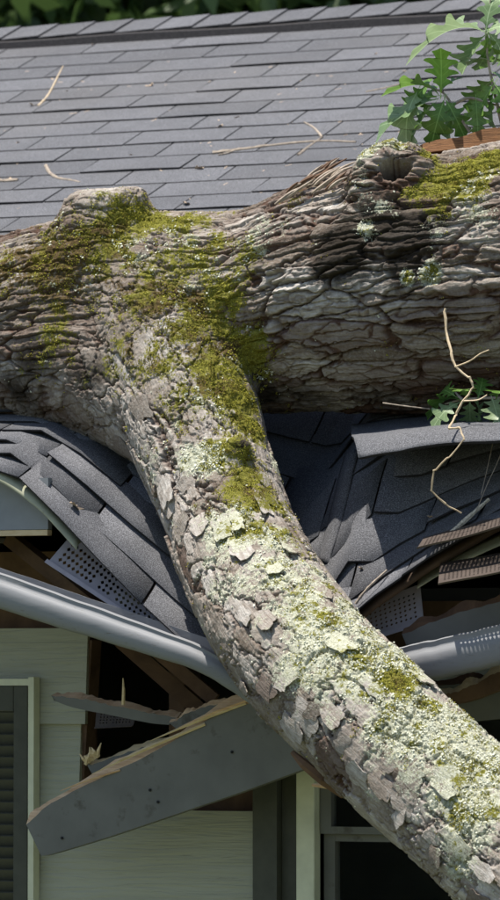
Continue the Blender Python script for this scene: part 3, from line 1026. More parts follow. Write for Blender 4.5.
# curled splinters at the end of the short split board
tor = []
for k in range(9):
    x0, y0 = 86 + 1.6 * k, 764 - 1.0 * k
    L = 9 + 6 * ((k * 37) % 10) / 10
    an = math.radians(100 + 14 * ((k * 53) % 7) - 20)
    p = [at(x0, y0, 0.168), at(x0 + .5 * L * math.cos(an), y0 - .5 * L * math.sin(an), 0.16 - .002 * (k % 3)), at(x0 + L * math.cos(an) + 1.5, y0 - L * math.sin(an), 0.158)]
    tor.append(tube_data(p, [0.005, 0.004, 0.0008], 4))
o = link('wood_splinter', mesh('wood_splinter', *join(tor)), M['rawpale']); tag(o, 'ragged pale wood splinters at the end of the short split board', 'splinter')
V, F = tube_data([at(123, 705, 0.15), at(123.5, 690, 0.15), at(123, 678, 0.152)], [0.004, 0.0035, 0.001], 5)
tag(link('wood_splinter', mesh('wood_splinter', V, F), M['rawpale']), 'thin upright wood splinter on the narrow tilted board', 'splinter')

# fascia stub at the far left, still under the drip edge
fx1 = at(48, 510, 0.03).x
zb0 = at(0, 530, 0.03).z
fv, ff = box_data(((XL + .1 + fx1) / 2, 0.04, (zb0 + ZE - 0.03) / 2), fx1 - XL - .1, 0.02, ZE - 0.03 - zb0)
fs = link('fascia', mesh('fascia', fv, ff), M['blueboard'], house)
fv, ff = box_data(((XL + .1 + fx1) / 2, 0.041, zb0 - 0.007), fx1 - XL - .1 - 0.003, 0.022, 0.012)
link('raw_edge', mesh('raw_edge', fv, ff), M['rawpale'], fs)
rx0 = at(640, 520, 0.03).x
box('fascia', (rx0, 0.03, ZE - 0.16), (XR - .1, 0.05, ZE - 0.03), M['blueboard'], house)
box('soffit', (XL + .1, 0.052, ZE - 0.16), (at(-30, 540, .2).x, WY + .02, ZE - 0.15), M['soffit'], house)
box('soffit', (rx0, 0.052, ZE - 0.16), (XR - .1, WY + .02, ZE - 0.15), M['soffit'], house)

# ------------------------------------------------------------------ the fallen tree
def W(p, y, r):
    q = at(p[0], p[1], y)
    return (q.x, q.y, q.z, r)
TY = 0.42
TRUNK = [W((-330, 352), TY + .02, 0.185), W((-200, 343), TY + .02, 0.19), W((-100, 336), TY + .01, 0.195), W((0, 326), TY, 0.195), W((60, 318), TY, 0.215), W((120, 312), TY, 0.222),
         W((190, 312), TY, 0.222), W((260, 311), TY, 0.225), W((330, 297), TY, 0.252), W((400, 286), TY, 0.277), W((500, 277), TY, 0.292), W((620, 262), TY, 0.30), W((740, 246), TY, 0.305), W((900, 222), TY, .31)]
BRANCH = [W((160, 285), 0.40, 0.185), W((174, 345), 0.31, 0.178), W((192, 418), 0.20, 0.150), W((222, 505), 0.08, 0.135), W((252, 578), -0.05, 0.139), W((300, 652), -0.18, 0.146),
          W((366, 719), -0.28, 0.145), W((440, 788), -0.36, 0.143), W((516, 856), -0.44, 0.142), W((592, 924), -0.52, 0.141), W((668, 992), -0.60, 0.14), W((790, 1130), -0.75, .13), W((1020, 1420), -1.0, .115), W((1330, 1905), -1.35, .09)]
T_all, B_all = np.array(TRUNK), np.array(BRANCH)

class Axis:
    def __init__(self, ctrl, n=420):
        C = catmull(ctrl, n)
        self.c = C[:, :3]; self.r = C[:, 3]
        d = np.linalg.norm(np.diff(self.c, axis=0), axis=1)
        self.s = np.concatenate([[0], np.cumsum(d)])
        T = np.gradient(self.c, axis=0)
        self.t = T / np.linalg.norm(T, axis=1, keepdims=True)
        u = np.cross(self.t[0], [0, 0, 1.0]); u /= np.linalg.norm(u)
        U = []
        for i in range(n):
            u = u - self.t[i] * u.dot(self.t[i]); u /= np.linalg.norm(u); U.append(u.copy())
        self.u = np.array(U); self.w = np.cross(self.t, self.u)
    def locate(self, P):
        out_s = np.empty(len(P)); A = np.empty(len(P)); B = np.empty(len(P)); sd = np.empty(len(P)); idx = np.empty(len(P), int)
        c2 = (self.c ** 2).sum(1)
        for k in range(0, len(P), 60000):
            p = P[k:k + 60000]
            D = c2[None] - 2 * p @ self.c.T
            i = D.argmin(1)
            v = p - self.c[i]
            out_s[k:k + 60000] = self.s[i] + (v * self.t[i]).sum(1)
            A[k:k + 60000] = (v * self.u[i]).sum(1); B[k:k + 60000] = (v * self.w[i]).sum(1)
            sd[k:k + 60000] = np.linalg.norm(v, axis=1) - self.r[i]; idx[k:k + 60000] = i
        return np.stack([out_s, A, B], 1), sd, idx
AXT, AXB = Axis(TRUNK), Axis(BRANCH)

def grow(ctrl_list, voxel, smooth, sub):
    parts = []
    for ctrl, n, k in ctrl_list:
        C = catmull(ctrl, k)
        parts.append(tube_data([c[:3] for c in C], [c[3] for c in C], n))
    me = mesh('tmp', *join(parts))
    o = bpy.data.objects.new('tmp', me); col.objects.link(o)
    m = o.modifiers.new('r', 'REMESH'); m.mode = 'VOXEL'; m.voxel_size = voxel
    m = o.modifiers.new('s', 'SMOOTH'); m.factor = 0.5; m.iterations = smooth
    if sub:
        m = o.modifiers.new('u', 'SUBSURF'); m.levels = sub; m.render_levels = sub
    dg = bpy.context.evaluated_depsgraph_get()
    res = bpy.data.meshes.new_from_object(o.evaluated_get(dg))
    bpy.data.objects.remove(o)
    return res

def arr(me):
    n = len(me.vertices)
    P = np.empty(n * 3, np.float32); me.vertices.foreach_get('co', P)
    N = np.empty(n * 3, np.float32); me.vertex_normals.foreach_get('vector', N)
    return P.reshape(-1, 3).astype(np.float64), N.reshape(-1, 3).astype(np.float64)

STUB = [W((108, 310), 0.38, 0.19), W((108, 270), 0.36, 0.165), W((107, 232), 0.345, 0.125), W((107, 205), 0.335, 0.096), W((106, 190), 0.33, 0.092)]
KNOT = [W((402, 218), 0.36, 0.13), W((397, 196), 0.27, 0.108), W((393, 180), 0.20, 0.092), W((392, 177), 0.185, 0.085)]
WEB = [W((10, 335), 0.42, 0.185), W((80, 352), 0.37, 0.188), W((140, 388), 0.29, 0.150), W((175, 420), .23, .125)]
BUMP = [W((238, 452), 0.06, 0.03), W((238, 446), 0.0, 0.028)]
hi_list = [(TRUNK[2:12], 40, 90), (BRANCH[:11], 36, 90), (WEB, 32, 20), (STUB, 28, 14), (KNOT, 28, 12), (BUMP, 12, 4)]
base = grow(hi_list, 0.0125, 18, 0)
BV = BVHTree.FromPolygons([v.co.copy() for v in base.vertices], [tuple(p.vertices) for p in base.polygons])

def on_bark(X, Y):
    d = ray(X, Y)
    h = BV.ray_cast(CAM, d)
    return (h[0], h[1]) if h[0] is not None else (None, None)

def blobs(spec):
    c, r, s = [], [], []
    for X, Y, rad, st in spec:
        p, _ = on_bark(X, Y)
        if p is None: continue
        c.append(p[:]); r.append(rad / 460.0); s.append(st)
    return np.array(c), np.array(r), np.array(s)
MOSS = blobs([(215, 375, 42, .78), (235, 400, 35, .85), (228, 345, 40, .75), (190, 330, 45, .8), (150, 300, 45, .75), (110, 260, 45, .8), (75, 250, 45, .7), (150, 225, 32, .95), (190, 222, 32, .9), (120, 215, 30, .8),
              (205, 250, 35, .65), (40, 260, 50, .75), (15, 270, 45, .65), (70, 300, 45, .6), (120, 330, 40, .6), (220, 300, 40, .75), (240, 270, 30, .6), (160, 360, 40, .7), (175, 400, 30, .6), (200, 420, 26, .6), (60, 330, 40, .5), (255, 350, 24, .9), (170, 265, 45, .7), (245, 470, 28, .9), (262, 500, 26, 1.0), (240, 490, 24, .9), (262, 530, 22, .75), (285, 540, 22, .7), (225, 440, 28, .75), (250, 430, 26, .95),
              (330, 622, 18, .75), (300, 590, 20, .65), (398, 683, 24, 1.0), (355, 655, 16, .7), (430, 705, 16, .75), (455, 700, 14, .7), (330, 590, 14, .7), (475, 735, 16, .5), (310, 560, 16, .6), (370, 690, 12, .7),
              (445, 185, 26, .95), (470, 172, 26, .95), (495, 160, 26, .95), (430, 165, 22, .8), (420, 190, 22, .85), (440, 205, 18, .6), (400, 150, 20, .6), (375, 175, 14, .3), (300, 200, 25, .3), (480, 190, 18, .7)])
RUST = blobs([(60, 270, 55, .9), (20, 270, 50, .9), (120, 285, 50, .75), (170, 305, 45, .7), (90, 300, 50, .8), (195, 350, 30, .7), (225, 350, 25, .6), (210, 385, 20, .6), (150, 330, 40, .7), (255, 495, 16, .6), (110, 230, 30, .5), (400, 685, 14, .4), (440, 195, 22, .5), (150, 380, 30, .6)])
LICH = blobs([(290, 575, 60, .7), (330, 640, 60, .9), (380, 665, 55, .95), (430, 720, 60, 1.0), (480, 760, 55, .95), (480, 810, 45, .8), (420, 760, 40, .7), (270, 540, 40, .75), (200, 455, 26, .95), (215, 465, 20, .85), (235, 530, 40, .65),
              (300, 600, 45, .75), (230, 590, 35, .45), (200, 410, 30, .55), (240, 360, 35, .45), (170, 420, 40, .45), (150, 450, 40, .35), (190, 520, 40, .4), (275, 470, 26, .7), (290, 510, 26, .75), (350, 610, 30, .8),
              (375, 158, 22, .8), (395, 148, 20, .7), (362, 200, 20, .5), (385, 212, 20, .5), (430, 275, 11, 1.1), (408, 277, 7, 1.1), (368, 232, 14, .9), (470, 180, 30, .75), (490, 215, 30, .55), (440, 235, 20, .4), (80, 290, 40, .45), (140, 250, 45, .55), (180, 240, 40, .6),
              (260, 245, 40, .45), (235, 260, 30, .5), (200, 290, 40, .5), (60, 230, 30, .5), (100, 195, 25, .4), (460, 850, 40, .6), (360, 720, 30, .4), (500, 700, 50, .9)])
STAIN_SHADE = blobs([(385, 232, 34, .9), (350, 250, 34, .9), (415, 235, 26, .9), (330, 265, 26, .6), (400, 260, 28, .8), (370, 270, 24, .6), (262, 395, 20, .8), (258, 370, 16, .7), (440, 220, 18, .6), (250, 375, 14, .4), (239, 450, 12, .8), (70, 340, 22, .35), (20, 310, 26, .3), (35, 350, 34, .5), (90, 375, 30, .45), (20, 390, 34, .5), (60, 300, 26, .4), (120, 300, 26, .4), (90, 250, 20, .4), (300, 390, 40, .4), (380, 395, 50, .45), (460, 395, 50, .45)])  # damp below the knot; spots low on the trunk paint its shade
HOLE_P, HOLE_N = on_bark(395, 171)
STUB_P = Vector(STUB[-1][:3])

def field(P, B):
    c, r, s = B
    out = np.zeros(len(P))
    for i in range(len(c)):
        d2 = ((P - c[i]) ** 2).sum(1) / (r[i] ** 2)
        out = np.maximum(out, s[i] * np.exp(-d2 * 0.7))
    return out

def masks(P):
    w = fbm(P * 9, 3, 5)
    w2 = fbm(P * 32, 3, 15)
    moss = field(P, MOSS); rust = field(P, RUST); lich = field(P, LICH); st = field(P, STAIN_SHADE)
    moss = np.maximum(moss * 0.92, 0.36 * sstep(.4, .7, field(P, LICH)))
    moss = np.clip(moss * 1.05 + 0.35 * w * (moss > .05) + 0.3 * w2 * (moss > .05), 0, 1)
    lich = np.clip(lich * 1.0 + 0.3 * w + 0.3 * w2 - 0.02, 0.08, 1)
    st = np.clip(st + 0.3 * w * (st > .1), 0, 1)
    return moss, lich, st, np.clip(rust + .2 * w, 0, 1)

def trunk_bark(P, qt, it):
    """long fibrous ridges with sharp lower edges and cross cracks"""
    warp = np.stack([fbm(qt / [0.30, 0.085, 0.085], 3, 41 + k) for k in range(3)], 1)
    warp2 = np.stack([fbm(P * 34, 3, 51 + k) for k in range(3)], 1)
    F1, F2, r, v = worley((qt + warp * [0.05, 0.02, 0.02] + warp2 * 0.006) / [0.24, 0.045, 0.045], 3)
    crack = 1 - sstep(0.0, 0.10, F2 - F1)
    g1, g2_, r2, v2 = worley((qt + warp2 * 0.010) / [0.14, 0.028, 0.028], 23)
    crack2 = (1 - sstep(0.0, 0.12, g2_ - g1)) * (r[1] > .3)
    ang = np.arctan2(qt[:, 2], qt[:, 1])
    ph = ang * AXT.r[it] / 0.034 + 1.8 * warp[:, 0] + 0.40 * fbm(qt / [0.14, 0.03, 0.03], 4, 62) + 0.12 * warp2[:, 0] + 0.7 * (r[0] - .5)
    saw = ph - np.floor(ph)
    amp = hashf(np.floor(ph).astype(np.int64), np.zeros(len(P), np.int64), np.zeros(len(P), np.int64), 5)
    st = (0.35 + 0.65 * sstep(-0.35, 0.25, warp[:, 1])) * (0.45 + 0.55 * amp)
    ledge = np.where(saw < 0.92, saw / 0.92, (1 - saw) / 0.08)
    groove = np.exp(-(np.minimum(saw, 1 - saw) / 0.065) ** 2)
    h = 0.0085 * ledge * st - 0.013 * groove * st - 0.014 * crack * (0.4 + 0.6 * r[1]) + 0.006 * r[2] - 0.0035 * crack2 + 0.002 * r2[0]
    h += 0.0042 * fbm(qt / [0.12, 0.009, 0.009] + 0.6 * warp2, 4, 66)
    tone = np.clip(0.24 + 0.42 * (r[1] - .3) + 0.10 * ledge + 0.8 * warp[:, 2], 0, 1)
    inner_shade = np.clip(0.75 * crack + 0.5 * crack2 + 0.6 * groove * st + 0.55 * sstep(0.80, 0.86, r[2]) + 0.5 * sstep(.12, .3, warp[:, 1]) * (r[0] > .4), 0, 1)  # crack and groove terms colour shade into the recesses; rest is bare bark
    return h, tone, inner_shade

def limb_bark(P, qb):
    """thin flat plates with jagged, slightly raised edges and narrow cracks"""
    w1 = np.stack([fbm(P * 11, 3, 71 + k) for k in range(3)], 1)
    w2 = np.stack([fbm(P * 48, 4, 81 + k, .6) for k in range(3)], 1)
    F1, F2, r, v = worley((qb + w1 * [0.035, 0.022, 0.022] + w2 * [0.020, 0.013, 0.013]) / [0.115, 0.056, 0.056], 63)
    f1, f2, r2, v2 = worley((qb + w1 * 0.012 + w2 * [0.014, 0.009, 0.009]) / [0.05, 0.022, 0.022], 83)
    open_ = sstep(-0.25, 0.2, w1[:, 0] + (r[1] - .5))
    crack = (1 - sstep(0.0, 0.085, F2 - F1)) * (0.35 + 0.65 * open_)
    crack2 = (1 - sstep(0.0, 0.10, f2 - f1)) * (r[2] > .45) * open_
    lift = v[:, 0] * (0.9 * r[1] - .25) + 0.5 * v[:, 1] * (r[2] - .5)
    h = 0.0070 * r[0] + 0.0075 * lift - 0.0105 * crack - 0.0055 * crack2 + 0.0028 * r2[0] * (r[2] > .45)
    h += 0.0011 * fbm(qb / [0.03, 0.007, 0.007], 3, 145)
    tone = np.clip(0.50 + 0.55 * (r[1] - .35) + 0.22 * (r2[1] - .5) + 0.3 * w1[:, 2], 0, 1)
    inner_shade = np.clip(0.8 * crack + 0.55 * crack2 + 0.7 * sstep(0.86, 0.9, r[2]) * (r[0] < .4), 0, 1)  # crack terms paint shaded gaps; the last term is bare bark
    return h, tone, inner_shade

def displace(P, N):
    n = len(P)
    h = np.zeros(n); tone = np.full(n, .4); inner_shade = np.zeros(n)
    qt, sdt, it = AXT.locate(P); qb, sdb, ib = AXB.locate(P)
    wb = 1 / (1 + np.exp(-np.clip((sdt - sdb) / 0.032, -30, 30)))
    face = ((np.array(CAM) - P) * N).sum(1) / np.linalg.norm(np.array(CAM) - P, axis=1) > -0.22
    moss = np.zeros(n); lich = np.zeros(n); st = np.zeros(n); rust = np.zeros(n)
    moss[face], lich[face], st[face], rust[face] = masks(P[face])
    m = face & (wb < 0.97)
    a, b_, c = trunk_bark(P[m], qt[m], it[m]); k = 1 - wb[m]
    h[m] += a * k; tone[m] = b_ * k + tone[m] * (1 - k); inner_shade[m] += c * k
    m = face & (wb > 0.03)
    a, b_, c = limb_bark(P[m], qb[m]); k = wb[m]
    h[m] += a * k; tone[m] = b_ * k + tone[m] * (1 - k); inner_shade[m] += c * k
    smooth_stub = np.exp(-(((P - np.array(STUB_P)) ** 2).sum(1)) / 0.085 ** 2)
    h *= (1 - 0.75 * smooth_stub)
    f = face
    fine = fbm(P[f] * 95, 3, 171)
    h[f] = h[f] * (1 - 0.25 * moss[f]) + moss[f] * (0.003 + 0.0045 * fbm(P[f] * 60, 3, 91)) + 0.0012 * fine + lich[f] * 0.0018 * fbm(P[f] * 140, 2, 95)
    if HOLE_P is not None:
        hp = np.array(HOLE_P)
        ax = np.array((-FWD * 0.8 + Vector((0, 0, 1)) * 0.55 + RIGHT * -0.1).normalized())
        e1 = np.cross(ax, [0, 0, 1.0]); e1 /= np.linalg.norm(e1); e2 = np.cross(ax, e1)
        d = P - hp
        ang = np.arctan2(d @ e2, d @ e1)
        rr = np.sqrt(((d @ e1) / 1.5) ** 2 + (d @ e2) ** 2) * (1 + 0.10 * np.sin(ang * 3 + 1) + 0.06 * np.sin(ang * 7))
        near = (np.abs(d @ ax) < 0.12)
        hole = (1 - sstep(0.018, 0.023, rr)) * near
        lip = np.exp(-((rr - 0.034) / 0.013) ** 2) * near
        h = h * (1 - 0.5 * np.exp(-(rr / 0.05) ** 2) * near) + lip * (0.009 + 0.003 * np.sin(ang * 13 + 3 * np.sin(ang * 4)))
        out = P + N * h[:, None]
        out -= ax[None] * (hole * 0.2)[:, None]
        inner_shade = np.clip(inner_shade + hole * 0.8 + lip * .2, 0, 1)  # shade of the knot hole painted in by darkening its colour
        moss *= 1 - np.clip(hole + lip, 0, 1); lich *= 1 - np.clip(hole + .8 * lip, 0, 1)
        st = np.clip(st * (1 - lip) + hole * 0.5, 0, 1)
    else:
        out = P + N * h[:, None]
    sp = np.array(STUB_P); d = out - sp
    cres = np.exp(-(((d[:, 1] + 0.02 - 4.0 * (d[:, 0] - 0.02) ** 2) / 0.012) ** 2)) * (np.abs(d[:, 0] - 0.025) < 0.055) * (d[:, 2] > -0.04)
    out[:, 2] -= 0.03 * cres
    tone = tone * (1 - smooth_stub) + 0.85 * smooth_stub
    inner_shade = np.clip(inner_shade * (1 - smooth_stub) + cres * .6, 0, 1)
    grain = qt * (1 - (wb > .5))[:, None] + (qb + 3.0) * (wb > .5)[:, None]
    return out, (moss, lich, st), (np.clip(tone, 0, 1), inner_shade, rust), grain

def set_attr(me, name, chans):
    a = me.attributes.new(name, 'FLOAT_COLOR', 'POINT')
    n = len(chans[0])
    d = np.ones((n, 4), np.float32)
    for k in range(3): d[:, k] = chans[k]
    a.data.foreach_set('color', d.ravel())

def set_grain(me, g):
    a = me.attributes.new('grain', 'FLOAT_VECTOR', 'POINT')
    a.data.foreach_set('vector', np.asarray(g, np.float32).ravel())

tree = empty('fallen_tree', at(250, 420, 0.42))
tag(tree, 'large fallen oak trunk with a mossy, lichened limb lying across the crushed roof', 'tree')
tree_inv = tree.matrix_world.inverted()
TREE0 = Vector(tree.location)

def bark_mesh(me, name):
    P, N = arr(me)
    out, c1, c2, gr_ = displace(P, N)
    me.vertices.foreach_set('co', (out - np.array(TREE0)).astype(np.float32).ravel())
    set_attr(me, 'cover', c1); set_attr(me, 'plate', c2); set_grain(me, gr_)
    me.polygons.foreach_set('use_smooth', [True] * len(me.polygons))
    me.update()
    return link(name, me, M['bark'], tree)
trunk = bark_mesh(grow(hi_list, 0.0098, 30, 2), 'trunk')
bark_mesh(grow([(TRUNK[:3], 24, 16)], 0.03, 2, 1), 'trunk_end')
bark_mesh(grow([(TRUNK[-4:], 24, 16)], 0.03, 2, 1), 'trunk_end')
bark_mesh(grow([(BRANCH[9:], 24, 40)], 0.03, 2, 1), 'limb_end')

def tufts():
    me = trunk.data
    P, N = arr(me)
    P = P + np.array(TREE0)
    n = len(P)
    cov = np.empty(n * 4, np.float32); me.attributes['cover'].data.foreach_get('color', cov); cov = cov.reshape(-1, 4)
    face = ((np.array(CAM) - P) * N).sum(1) > 0
    g = np.random.default_rng(5)
    def build(sel, hmin, hmax, base, name, mat, flat):
        p, nn = P[sel], N[sel]
        m = len(p)
        d = nn + g.normal(size=(m, 3)) * (0.5 if not flat else .35); d /= np.linalg.norm(d, axis=1, keepdims=True)
        t = np.cross(d, g.normal(size=(m, 3))); t /= np.linalg.norm(t, axis=1, keepdims=True)
        b = np.cross(d, t)
        hh = g.uniform(hmin, hmax, (m, 1)); bb = base * g.uniform(.6, 1.4, (m, 1))
        p = p + g.normal(size=(m, 3)) * .001
        if flat:      # small lifted scales
            o = p + d * hh
            V = np.stack([o + t * bb, o + b * bb * .8, o - t * bb * .9 - d * hh, o - b * bb], 1).reshape(-1, 3)
            F = np.arange(4 * m).reshape(-1, 4)
        else:         # little pointed shoots
            V = np.stack([p + t * bb, p - t * bb * .5 + b * bb * .86, p - t * bb * .5 - b * bb * .86, p + d * hh], 1).reshape(-1, 3)
            k = np.arange(m)[:, None] * 4
            F = np.concatenate([k + [0, 1, 3], k + [1, 2, 3], k + [2, 0, 3]])
        mm = bpy.data.meshes.new(name)
        mm.from_pydata((V - np.array(TREE0)).tolist(), [], F.tolist())
        tag(link(name, mm, mat, tree), kind='stuff')
    nz = fbm(P[face] * 62, 3, 301) + .5 * fbm(P[face] * 25, 2, 305)
    idx = np.nonzero(face)[0]
    s1 = idx[(cov[face, 0] + 0.9 * nz > 0.62) & (cov[face, 1] < 1.1) & (g.random(len(idx)) < 0.42)]
    build(s1, .0015, .0042, .0013, 'moss', M['moss'], False)
    nz2 = fbm(P[face] * 80, 3, 311)
    s2 = idx[(cov[face, 1] + 0.9 * nz2 > 0.70) & (cov[face, 0] < .8) & (g.random(len(idx)) < 0.26)]
    build(s2, .0005, .0018, .0023, 'lichen', M['lichen'], True)
tufts()

# loose bark plates curling off the surface
def plates():
    r = random.Random(21)
    spec = []
    tries = 0
    while len(spec) < 48 and tries < 4000:
        tries += 1
        if len(spec) < 48:
            k = r.random()
            c = catmull([(186, 400, 0), (222, 505, 0), (252, 578, 0), (300, 652, 0), (362, 722, 0), (430, 795, 0), (500, 868, 0)], 60)[int(k * 59)]
            X, Y = c[0] + r.uniform(-75, 60), c[1] + r.uniform(-50, 70)
            limb = True
        else:
            X, Y = r.uniform(-10, 510), r.uniform(180, 415)
            limb = False
        p, n = on_bark(X, Y)
        if p is None: continue
        if limb and Y < 380: continue
        if (X - 395) ** 2 + (Y - 175) ** 2 < 55 ** 2 or (X - 106) ** 2 + (Y - 195) ** 2 < 50 ** 2: continue
        if X < 255 and Y < 350 and r.random() < 0.6: continue
        spec.append((p, n, limb, X, Y))
    for p, n, limb, X, Y in spec:
        A = AXB if limb else AXT
        i = int(((A.c - np.array(p)) ** 2).sum(1).argmin())
        T = Vector(A.t[i]); T = (T - n * T.dot(n)).normalized(); C = n.cross(T)
        if limb: L, Wd = r.uniform(0.022, 0.055), r.uniform(0.016, 0.032)
        else: L, Wd = r.uniform(0.04, 0.11), r.uniform(0.010, 0.022)
        m = 22
        ring = []
        ph = r.uniform(0, 6)
        for k in range(m):
            a = 2 * math.pi * k / m
            q = (0.80 + 0.12 * math.sin(2 * a + ph) + 0.10 * math.sin(5 * a + 2 * ph) + r.uniform(-0.10, 0.10))
            sx = abs(math.cos(a)) ** 0.7 * math.copysign(1, math.cos(a)); sy = abs(math.sin(a)) ** 0.7 * math.copysign(1, math.sin(a))
            ring.append((L * q * sx, Wd * q * sy))
        lift_a = r.uniform(0, 6.28) if r.random() < .3 else (r.choice([0, math.pi]) + r.uniform(-.5, .5) if limb else -math.pi / 2 + r.uniform(-.8, .8))
        lv = (math.cos(lift_a), math.sin(lift_a))
        amt = r.uniform(0.002, 0.008)
        off0 = r.uniform(0.006, 0.010) if limb else r.uniform(0.012, 0.018)
        th = r.uniform(0.0015, 0.003)
        V = []
        for sgn in (1, 0):
            for scl in (0.0, 0.55, 1.0):
                for (u, w_) in (ring if scl else [(0, 0)]):
                    u2, w2 = u * scl, w_ * scl
                    h = BV.find_nearest(p + T * u2 + C * w2)
                    k = (u2 / L * lv[0] + w2 / Wd * lv[1])
                    o = off0 + amt * max(0, k) ** 1.6 - 0.006 * max(0, -k) + (th if sgn else 0)
                    V.append(h[0] + h[1] * o)
        F = []
        half = 1 + 2 * m
        for b, flip in ((0, False), (half, True)):
            for k in range(m):
                k2 = (k + 1) % m
                fs_ = [(b, b + 1 + k, b + 1 + k2), (b + 1 + k, b + 1 + m + k, b + 1 + m + k2, b + 1 + k2)]
                F += [f[::-1] if flip else f for f in fs_]
        e0 = len(V)
        V += V[1 + m:1 + 2 * m] + V[half + 1 + m:half + 1 + 2 * m]
        for k in range(m):
            k2 = (k + 1) % m
            F.append((e0 + k2, e0 + k, e0 + m + k, e0 + m + k2))
        me = mesh('bark_plate', [v - TREE0 for v in V], F)
        me.polygons.foreach_set('use_smooth', [k < 2 * m for k in range(len(F))])
        P = np.array([v[:] for v in V])
        mo, li, st, ru = masks(P)
        tone = r.uniform(0.35, 1.0) if limb else r.uniform(0.0, 0.4)
        one = np.ones(len(P))
        set_attr(me, 'cover', (mo * 0.8, li, st)); set_attr(me, 'plate', (one * tone, one * (0.6 if r.random() < .08 else 0.0), ru))
        g_, _, _ = A.locate(P)
        set_grain(me, g_ + (3.0 if limb else 0))
        link('bark_plate', me, M['bark'], tree)
plates()

# strip of torn wood along the top of the trunk and splintered fibres beside the knot
def torn():
    top = [(398, 152), (425, 144), (455, 137), (480, 131), (505, 126), (540, 120)]
    low = [(400, 150), (430, 146), (455, 143), (480, 142), (505, 140), (540, 136)]
    y = TY - 0.10
    T = catmull([(a, b, 0) for a, b in top], 30); L = catmull([(a, b, 0) for a, b in low], 30)
    V, F = [], []
    r = random.Random(3)
    for i in range(30):
        a = at(T[i][0], T[i][1] + r.uniform(-.5, .5) + 1.2 * math.sin(i * .6), y + 0.03); b = at(L[i][0], L[i][1] + 6, y + 0.02)
        V += [a, b, b + Vector((0, 0.10, -0.02)), a + Vector((0, 0.05, -0.004))]
    for i in range(29):
        o = i * 4
        for k in range(4):
            F.append((o + k, o + (k + 1) % 4, o + 4 + (k + 1) % 4, o + 4 + k))
    F += [(0, 3, 2, 1), (116, 117, 118, 119)]
    o = link('torn_wood', mesh('torn_wood', [v - TREE0 for v in V], F), M['torn'], tree)
    v_, f_ = tube_data([V[4 * i + 3] - TREE0 + Vector((0, -.02, .003 + .002 * math.sin(i * 1.3))) for i in range(30)], [.004 + .002 * math.sin(i * 2.1) for i in range(30)], 7)
    link('bark_rim', mesh('bark_rim', v_, f_, True), M['rafter'], tree)
    tag(o, 'torn orange brown wood along the top of the trunk')
    for k in range(22):
        X = 320 + r.uniform(-25, 32); Y = 186 - (X - 320) * 0.33 + r.uniform(-4, 12)
        p, n = on_bark(X, Y)
        if p is None: continue
        L = r.uniform(.04, .1)
        T = Vector((math.cos(.35), 0, math.sin(.35)))
        pts = [p + n * .02 - T * L / 2, p + n * .03, p + n * (.028 + r.uniform(0, .012)) + T * L / 2]
        v, f = tube_data(catmull(pts, 7), [.0015, .0035, .004, .004, .0035, .0025, .001], 5)
        link('wood_fibre', mesh('wood_fibre', [q - TREE0 for q in v], f), M['rafter'] if r.random() < .4 else M['twig'], tree)
    # spike of torn bark under the limb
    v, f = tube_data([Vector(q) - TREE0 for q in (at(345, 792, -0.30), at(322, 778, -0.33), at(304, 764, -0.34), at(292, 752, -0.34))], [0.016, 0.014, 0.011, 0.005], 7)
    link('bark_spike', mesh('bark_spike', v, f), M['rafter'], tree)
    v, f = tube_data([Vector(q) - TREE0 for q in (at(350, 788, -0.2), at(330, 786, -0.24), at(312, 785, -0.25))], [0.009, 0.008, 0.003], 6)
    link('bark_spike', mesh('bark_spike', v, f), M['raw'], tree)
torn()

# ------------------------------------------------------------------ oak sprigs
def oak_leaf_mesh(seed, curl=0.25):
    r = random.Random(seed)
    # half outline of a lobed leaf, unit length along +Y
    half = [(0.012, 0.0), (0.03, 0.10), (0.10, 0.17), (0.17, 0.20), (0.13, 0.27), (0.075, 0.31), (0.17, 0.39), (0.29, 0.43), (0.25, 0.50), (0.12, 0.53), (0.20, 0.62), (0.32, 0.68), (0.26, 0.74), (0.11, 0.75), (0.15, 0.84), (0.19, 0.90), (0.10, 0.94), (0.0, 1.0)]
    half = [tuple(q) for q in catmull(half, 40)]
    half[-1] = (0.0, 1.0)
    V, F = [], []
    for i, (w, y) in enumerate(half):
        for sgn in (-1, 0, 1):
            x = sgn * max(w, 0.006) * 1.25 * (1 + .12 * math.sin(5 * y + seed * 2 + sgn))
            z = -curl * (y - 0.2) ** 2 * 1.6 + (0.45 - .2 * (seed % 3)) * abs(x) + (0.03 * math.sin(9 * y + seed) * abs(x) * 4)
            V.append((x, y - (0.10 * w if sgn else 0), z))
    for i in range(len(half) - 1):
        a = i * 3; b = a + 3
        F += [(a, a + 1, b + 1, b), (a + 1, a + 2, b + 2, b + 1)]
    # stalk
    o = len(V)
    V += [(-0.008, -0.16, 0.0), (0.008, -0.16, 0.0), (0.008, 0.1, 0.004), (-0.008, 0.1, 0.004)]
    F.append((o, o + 1, o + 2, o + 3))
    return mesh('leaf', V, F, True)
LEAVES = {}
def leaf(parent, p0, tip, length, kind, seed, roll=0.0, tilt=0.0):
    """leaf from stalk end p0 towards tip (world points)"""
    key = (kind, seed % 4)
    if key not in LEAVES:
        me = oak_leaf_mesh(seed % 4, 0.15 + 0.15 * (seed % 4))
        me.materials.append(M[kind]); LEAVES[key] = me
    o = bpy.data.objects.new('leaf', LEAVES[key])
    d = (Vector(tip) - Vector(p0)).normalized()
    nz = (-FWD * 0.55 + Vector((0, 0, 1)) * 0.75)
    x = d.cross(nz).normalized(); z = x.cross(d)
    m = Matrix((x, d, z)).transposed() @ Matrix.Rotation(roll, 3, 'Y')
    s = length
    o.matrix_world = Matrix.Translation(Vector(p0) - parent.location) @ m.to_4x4() @ Matrix.Scale(s, 4)
    o.parent = parent
    col.objects.link(o)
    return o

